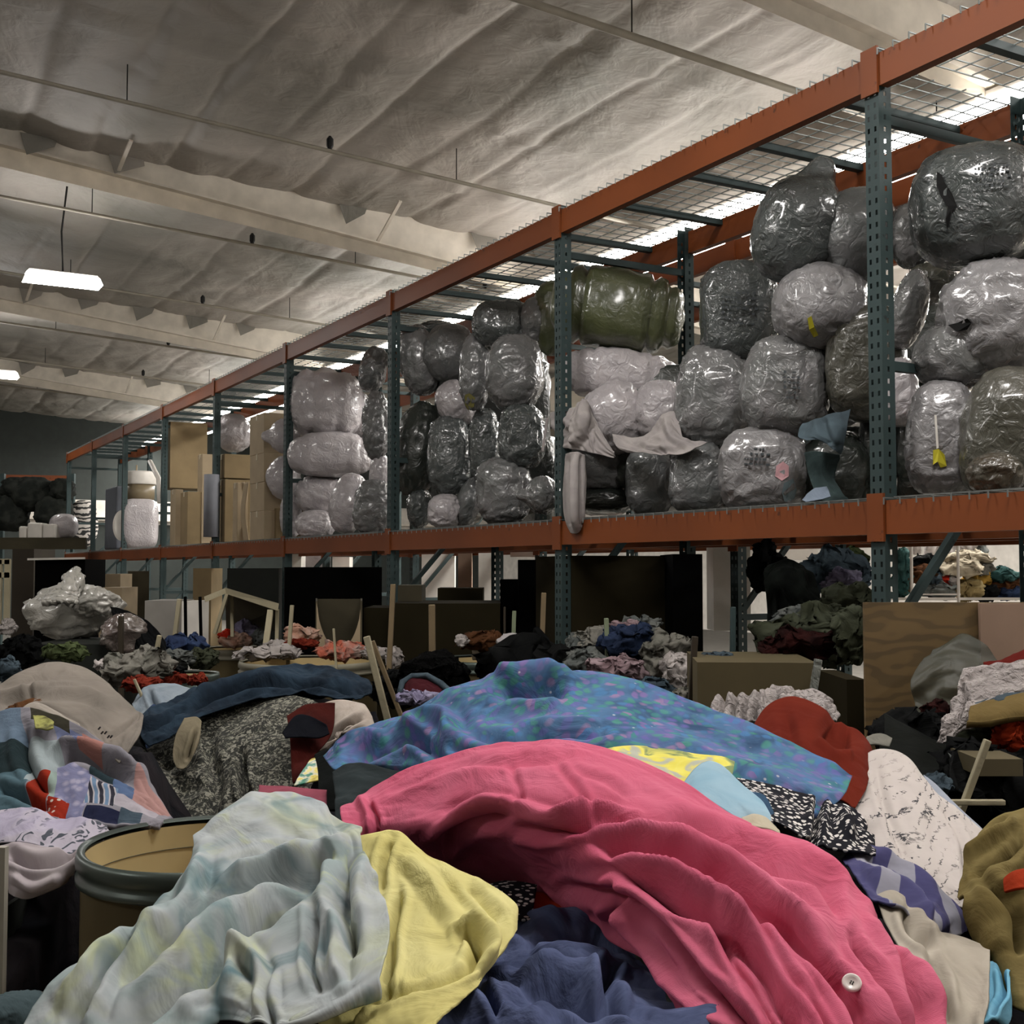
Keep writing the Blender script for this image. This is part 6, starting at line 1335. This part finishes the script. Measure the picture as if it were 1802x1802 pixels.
# ---------------------------------------------------------------- right side
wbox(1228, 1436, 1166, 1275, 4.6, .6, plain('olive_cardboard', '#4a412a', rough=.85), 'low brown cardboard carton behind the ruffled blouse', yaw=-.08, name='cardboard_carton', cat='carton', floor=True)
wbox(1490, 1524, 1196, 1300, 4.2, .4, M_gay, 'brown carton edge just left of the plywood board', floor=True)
t = NT('plywood'); v = t.co(scale=(1, 1, 2.4)); w_ = t.wave(v, 2.2, 14, 'Z', 1.8); t.base(t.mix(.35, t.ramp(w_, ((.3, lin('#66512f')), (.66, lin('#5c482a')), (.76, lin('#493a20')))), t.ramp(t.noise(v, 3, 3), ((.3, lin('#7a6442')), (.7, lin('#57452a')))))); t.set(Roughness=.6); M_ply = t.m
r = empty('plywood_board', at(1660, 1290, 4.05), 'plywood board standing on edge in front of the nearest post', 'board')
wbox(1521, 1900, 1060, 1330, 4.0, .02, M_ply, '', name='board', parent=r)
P_ = [at(1720, 1060, 3.975), at(1900, 1060, 3.975), at(1900, 1180, 3.975), at(1640, 1180, 3.975)]
C_pale = plain('pinkish_plywood', '#8b7362', rough=.6)
wbox(1725, 1900, 1062, 1170, 3.97, .02, C_pale, 'pinkish board leaning over the plywood at the picture edge', yaw=0, name='leaning_board', cat='board')
t = NT('dirty_clear_sheet'); t.base(lin('#3c3e35')); t.set(Roughness=.45, Alpha=.6, Specular_IOR_Level=.3); t.bump(t.noise(t.co(), 6, 5, 1.5), .5, .03); M_sheet = t.m
cloth('plastic_sheet', [[(1640, 1140, 3.9), (1690, 1110, 3.9), (1730, 1130, 3.88), (1760, 1160, 3.85)], [(1603, 1190, 3.85), (1650, 1175, 3.82), (1700, 1180, 3.8), (1730, 1190, 3.8)], [(1612, 1250, 3.8), (1640, 1240, 3.78), (1680, 1230, 3.76), (1710, 1235, 3.76)], [(1620, 1285, 3.75), (1640, 1285, 3.74), (1655, 1288, 3.72), (1680, 1285, 3.72)]], M_sheet, 'dirty clear plastic sheet hanging in front of the plywood board', 'sheet', res=(60, 60), rip=.02, rsc=4, amp=.03, thick=.002)
def shelfcloth(name, rows, mat, label, cat='cloth', **k): return cloth(name, rows, mat, label, cat, **k)
cloth('white_lace_garment', [[(1695, 1182, 3.5), (1730, 1175, 3.52), (1770, 1168, 3.52), (1830, 1150, 3.52), (1880, 1145, 3.5)], [(1688, 1205, 3.42), (1720, 1200, 3.42), (1760, 1195, 3.42), (1820, 1185, 3.42), (1880, 1180, 3.42)], [(1680, 1240, 3.36), (1705, 1235, 3.34), (1745, 1222, 3.34), (1810, 1210, 3.36), (1880, 1205, 3.36)], [(1660, 1275, 3.3), (1690, 1268, 3.28), (1715, 1255, 3.28), (1740, 1235, 3.3), (1760, 1228, 3.32)], [(1654, 1310, 3.28), (1668, 1308, 3.26), (1685, 1290, 3.26), (1705, 1275, 3.28), (1715, 1265, 3.28)]],
      C_lace, 'white lace trimmed garment spilling over the drum at the picture edge', 'garment', res=(90, 80), rip=.014, rsc=8, folds=[(-.03, 4, [(1760, 1200), (1790, 1188), (1820, 1178)]), (-.02, 5, [(1690, 1200), (1700, 1240), (1680, 1280)])])
cloth('maroon_blanket', [[(1730, 1168, 3.6), (1765, 1162, 3.62), (1800, 1145, 3.62), (1870, 1130, 3.6)], [(1735, 1185, 3.55), (1770, 1180, 3.55), (1810, 1165, 3.55), (1870, 1155, 3.55)]], fabric('brick_red_cotton', '#5c1a14'), 'brick red cloth above the white lace trimmed garment', 'cloth', res=(24, 40))
cloth('dark_green_cloth', [[(1720, 1235, 3.34), (1760, 1215, 3.36), (1800, 1212, 3.36), (1860, 1210, 3.36)], [(1712, 1250, 3.28), (1750, 1240, 3.28), (1800, 1232, 3.28), (1860, 1230, 3.28)]], G['slate'], 'slate green fold under the white lace trimmed garment', 'cloth', res=(24, 40))
cloth('tan_cushion', [[(1708, 1250, 3.28), (1745, 1240, 3.3), (1800, 1228, 3.3), (1850, 1225, 3.3)], [(1705, 1265, 3.22), (1745, 1260, 3.22), (1790, 1250, 3.22), (1850, 1245, 3.22)], [(1700, 1278, 3.2), (1740, 1276, 3.2), (1780, 1268, 3.2), (1850, 1262, 3.2)]], fabric('ochre_cotton', '#6b5a36'), 'ochre cushion edged in white below the slate green fold', 'cushion', res=(30, 50), thick=.02)
garm(1780, 1300, 60, 60, 3.25, fabric('orange_red_knit', '#a0361a', '#7a2410'), 'orange red knitwear beside the ochre cushion', fold=.25)
garm(1800, 1268, 70, 50, 3.3, G['maroon'], 'dark maroon cloth behind the orange red knitwear')
garm(1725, 1295, 90, 44, 3.35, G['olive'], 'dark olive cloth below the ochre cushion', fold=.15)
garm(1650, 1260, 50, 40, 3.7, G['maroon'], 'maroon scrap behind the lace garment tip')
cloth('black_flap', [[(1556, 1256, 3.5), (1590, 1275, 3.5), (1640, 1300, 3.45), (1668, 1310, 3.4)], [(1556, 1290, 3.4), (1595, 1300, 3.38), (1640, 1320, 3.32), (1675, 1345, 3.3)], [(1545, 1330, 3.3), (1590, 1340, 3.26), (1640, 1355, 3.22), (1690, 1365, 3.2)], [(1560, 1350, 3.25), (1600, 1360, 3.2), (1640, 1375, 3.16), (1688, 1378, 3.16)]], fabric('black_vinyl', '#121411', '#171917'), 'black stiff flap in front of the plywood board', 'flap', res=(40, 50), rip=.003)
cloth('grey_flap_tip', [[(1668, 1325, 3.14), (1680, 1335, 3.13), (1696, 1352, 3.12)], [(1678, 1345, 3.12), (1684, 1350, 3.12), (1693, 1355, 3.12)], [(1684, 1358, 3.1), (1688, 1362, 3.1), (1692, 1362, 3.1)]], G['grey'], 'grey corner of lining on the black flap', 'cloth', res=(20, 16), rip=.001)
garm(1648, 1385, 60, 34, 3.05, G['slate'], 'slate grey cloth beside the printed shirt', fold=.1)
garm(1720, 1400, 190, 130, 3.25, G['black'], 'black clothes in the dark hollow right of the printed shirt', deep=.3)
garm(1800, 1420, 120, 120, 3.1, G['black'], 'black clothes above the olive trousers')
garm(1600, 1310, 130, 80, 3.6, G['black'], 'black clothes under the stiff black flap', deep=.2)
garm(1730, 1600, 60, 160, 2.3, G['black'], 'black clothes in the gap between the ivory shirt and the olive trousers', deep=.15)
stake(1738, 1302, 1696, 1415, 14, 2.92, M_woodp, 'grey stake slanting down in the dark hollow on the right')
stake(1668, 1412, 1768, 1412, 12, 2.9, M_woodp, 'pale rod lying across the dark hollow on the right', down=0, name='pale_rod', cat='rod')
wbox(1722, 1800, 1336, 1366, 3.0, .2, plain('tan_card', '#4d4530'), 'small tan carton in the drum beside the slanting stake')
cloth('white_rim_cloth', [[(1525, 1298, 3.1), (1550, 1292, 3.12), (1570, 1300, 3.1)], [(1520, 1312, 3.05), (1545, 1310, 3.05), (1565, 1314, 3.05)]], G['ash'], 'grey white scrap above the printed shirt', 'cloth', res=(16, 20))
# heap under the nearest bay
cloth('black_jacket', [[(1345, 1000, 6.0), (1375, 985, 6.0), (1400, 990, 6.0), (1430, 1010, 6.0)], [(1345, 1030, 5.9), (1375, 1020, 5.9), (1405, 1030, 5.9), (1440, 1060, 5.9)], [(1350, 1070, 5.85), (1380, 1065, 5.85), (1410, 1075, 5.85), (1445, 1090, 5.85)], [(1350, 1105, 5.8), (1385, 1105, 5.8), (1420, 1105, 5.8), (1450, 1110, 5.8)]], fabric('black_nylon', '#0d100e', '#181c19'), 'black jacket hanging under the nearest bay', 'jacket', res=(60, 50), rip=.02, folds=[(.03, 3, [(1362, 1030), (1366, 1100)]), (.03, 3, [(1375, 1040), (1384, 1095)])])
for q in ((1440, 1130, 200, 90, 5.4, 'olive', 'dark olive heap behind the low brown carton'), (1400, 1140, 130, 50, 5.1, 'maroon', 'dark maroon cloth on the heap behind the low brown carton'), (1420, 1095, 110, 40, 5.5, 'grey', 'grey blanket on the dark olive heap'), (1490, 1065, 90, 60, 5.7, 'olive', 'dull olive coat beside the nearest post'),
          (1465, 1010, 110, 70, 6.6, 'slate', 'slate blue clothes under the deck left of the nearest post'), (1500, 985, 50, 34, 6.9, 'green', 'green cap on the slate blue clothes'), (1505, 1010, 30, 40, 6.8, 'red', 'rust red sleeve beside the nearest post'), (1480, 1025, 60, 40, 6.4, 'lilac', 'lilac grey sleeve hanging from the slate blue clothes'),
          (1500, 1120, 70, 90, 5.0, 'olive', 'murky plastic wrapped clothes left of the plywood board'), (1345, 1000, 60, 90, 6.7, 'black', 'black clothes left of the black jacket'), (1260, 1165, 70, 24, 5.0, 'slate', 'slate scrap on the low brown carton')):
    garm(*q[:5], G[q[5]], q[6], fold=.18, lump=.14)
# bright shelves far behind: wire rack with clothes
def sh(px, Y): return at(px, 1000, Y)
r = empty('wire_rack', at(1620, 1060, 9.4), 'white wire rack heaped with clothes behind the nearest post', 'rack')
M_wr = plain('white_wire', '#b7b1a8', rough=.4)
for x in (1604, 1686): 
    p = at(x, 1000, 9.2); MB().tube([(p.x, p.y, 0), (p.x, p.y, EYE + .6)], .012, 8).build('pole', M_wr, r)
for y in (1046, 1055): MB().bar(at(1600, y, 9.2), at(1690, y, 9.2), .012, .012).build('wire', M_wr, r)
MB().hexa([at(1560, 1056, 9.3), at(1830, 1056, 9.3), at(1830, 1056, 10.2), at(1560, 1056, 10.2)] + [v + Vector((0, 0, .02)) for v in (at(1560, 1056, 9.3), at(1830, 1056, 9.3), at(1830, 1056, 10.2), at(1560, 1056, 10.2))]).build('shelf', M_wr, r)
for i, q in enumerate(((1585, 1010, 30, 90, 'teal', 'dark teal clothes right behind the nearest post'), (1590, 1030, 30, 30, 'brown', 'brown scrap low behind the nearest post'), (1625, 1000, 50, 40, 'black', 'black jumper on the bright wire rack'), (1622, 1012, 44, 30, 'brown', 'brown red cloth on the bright wire rack'), (1640, 1018, 30, 30, 'slate', 'slate cloth beside the brown red cloth'),
        (1658, 1023, 28, 36, 'vivid', 'bright red cloth in the middle of the bright wire rack'), (1645, 1042, 60, 28, 'grey', 'grey cloth under the bright red cloth'), (1674, 1022, 18, 16, 'white', 'small white ball beside the bright red cloth'), (1700, 985, 80, 22, 'cream', 'cream folded blankets stacked behind the wire rack'), (1690, 1002, 70, 26, 'cream', 'second layer of cream blankets under the topmost one'),
        (1725, 1003, 40, 22, 'ash', 'greyish folded blanket beside the cream blankets'), (1718, 1018, 46, 34, 'gold', 'golden yellow cloth on the bright wire rack'), (1702, 1040, 40, 40, 'tan', 'ochre cloth below the golden yellow cloth'), (1765, 1015, 50, 30, 'teal', 'dark green cloth beside the golden yellow cloth'), (1765, 1030, 60, 26, 'brown', 'dark brown cloth under the dark green cloth'), (1735, 1045, 40, 30, 'black', 'black cloth under the dark brown cloth'), (1780, 1046, 60, 22, 'blue', 'blue striped cloth at the end of the wire rack'))):
    garm(q[0], q[1], q[2], q[3], 9.5 + .03 * (i % 3), G[q[4]], q[5], fold=.2, nu=24, nv=36)
for i, (x, w, h_, mt) in enumerate(((1588, 22, 60, 'white'), (1612, 14, 44, 'white'), (1640, 30, 60, 'white'), (1662, 20, 60, 'grey'), (1675, 18, 70, 'white'), (1705, 30, 40, 'white'), (1730, 16, 60, 'grey'))):
    a = 10.6; cloth('hanging_shirt', [[(x - w / 2, 930, a), (x, 926, a), (x + w / 2, 930, a)], [(x - w / 2, 930 + h_ * .6, a), (x, 930 + h_ * .6, a - .06), (x + w / 2, 930 + h_ * .6, a)], [(x - w / 2, 930 + h_, a), (x, 932 + h_, a - .03), (x + w / 2, 930 + h_, a)]], G[mt],
                    ['first white shirt hanging right behind the nearest post', 'narrow white shirt second from the nearest post', 'wide white dress on the hanging rail', 'grey dress hanging next to the wide white dress', 'white blouse hanging next to the grey dress', 'short white shirt hanging over the cream blankets', 'last grey shirt on the hanging rail'][i], 'shirt', group='shirts hanging behind the wire rack', res=(24, 18), rip=.02)
MB().bar(at(1560, 927, 10.6), at(1850, 927, 10.6), .03, .03).build('hanging_rail', M_wr, label='white rail with shirts behind the wire rack', cat='rail')
# pale things glimpsed through the rack further left
for q in ((742, 800, 975, 1062, 13.5, M_white, 'white carton glimpsed through the brace under the second bay'), (806, 830, 968, 1062, 12.8, C_pale, 'pinkish panel in the bright gap under the second bay'), (842, 882, 970, 1062, 12.5, M_white, 'white panel with a dark socket in the bright gap under the second bay'), (1255, 1320, 955, 1110, 8.6, M_white, 'white carton in the bright gap right of the tall brown crate'),
          (505, 530, 975, 1005, 14, M_white, 'white box end under the deck beside the fourth post'), (530, 575, 978, 1002, 14.5, F_pale, 'white wrapped roll under the deck in the third bay'), (585, 615, 980, 1002, 14.2, M_white, 'white box under the deck in the third bay'), (898, 945, 968, 980, 10.5, M_white, 'flat white box under the deck left of the second post'), (1330, 1440, 955, 985, 10.5, M_wr, 'white shelf goods behind the black jacket')):
    wbox(*q[:4], q[4], .3, q[5], q[6])
bpy.context.view_layer.update()
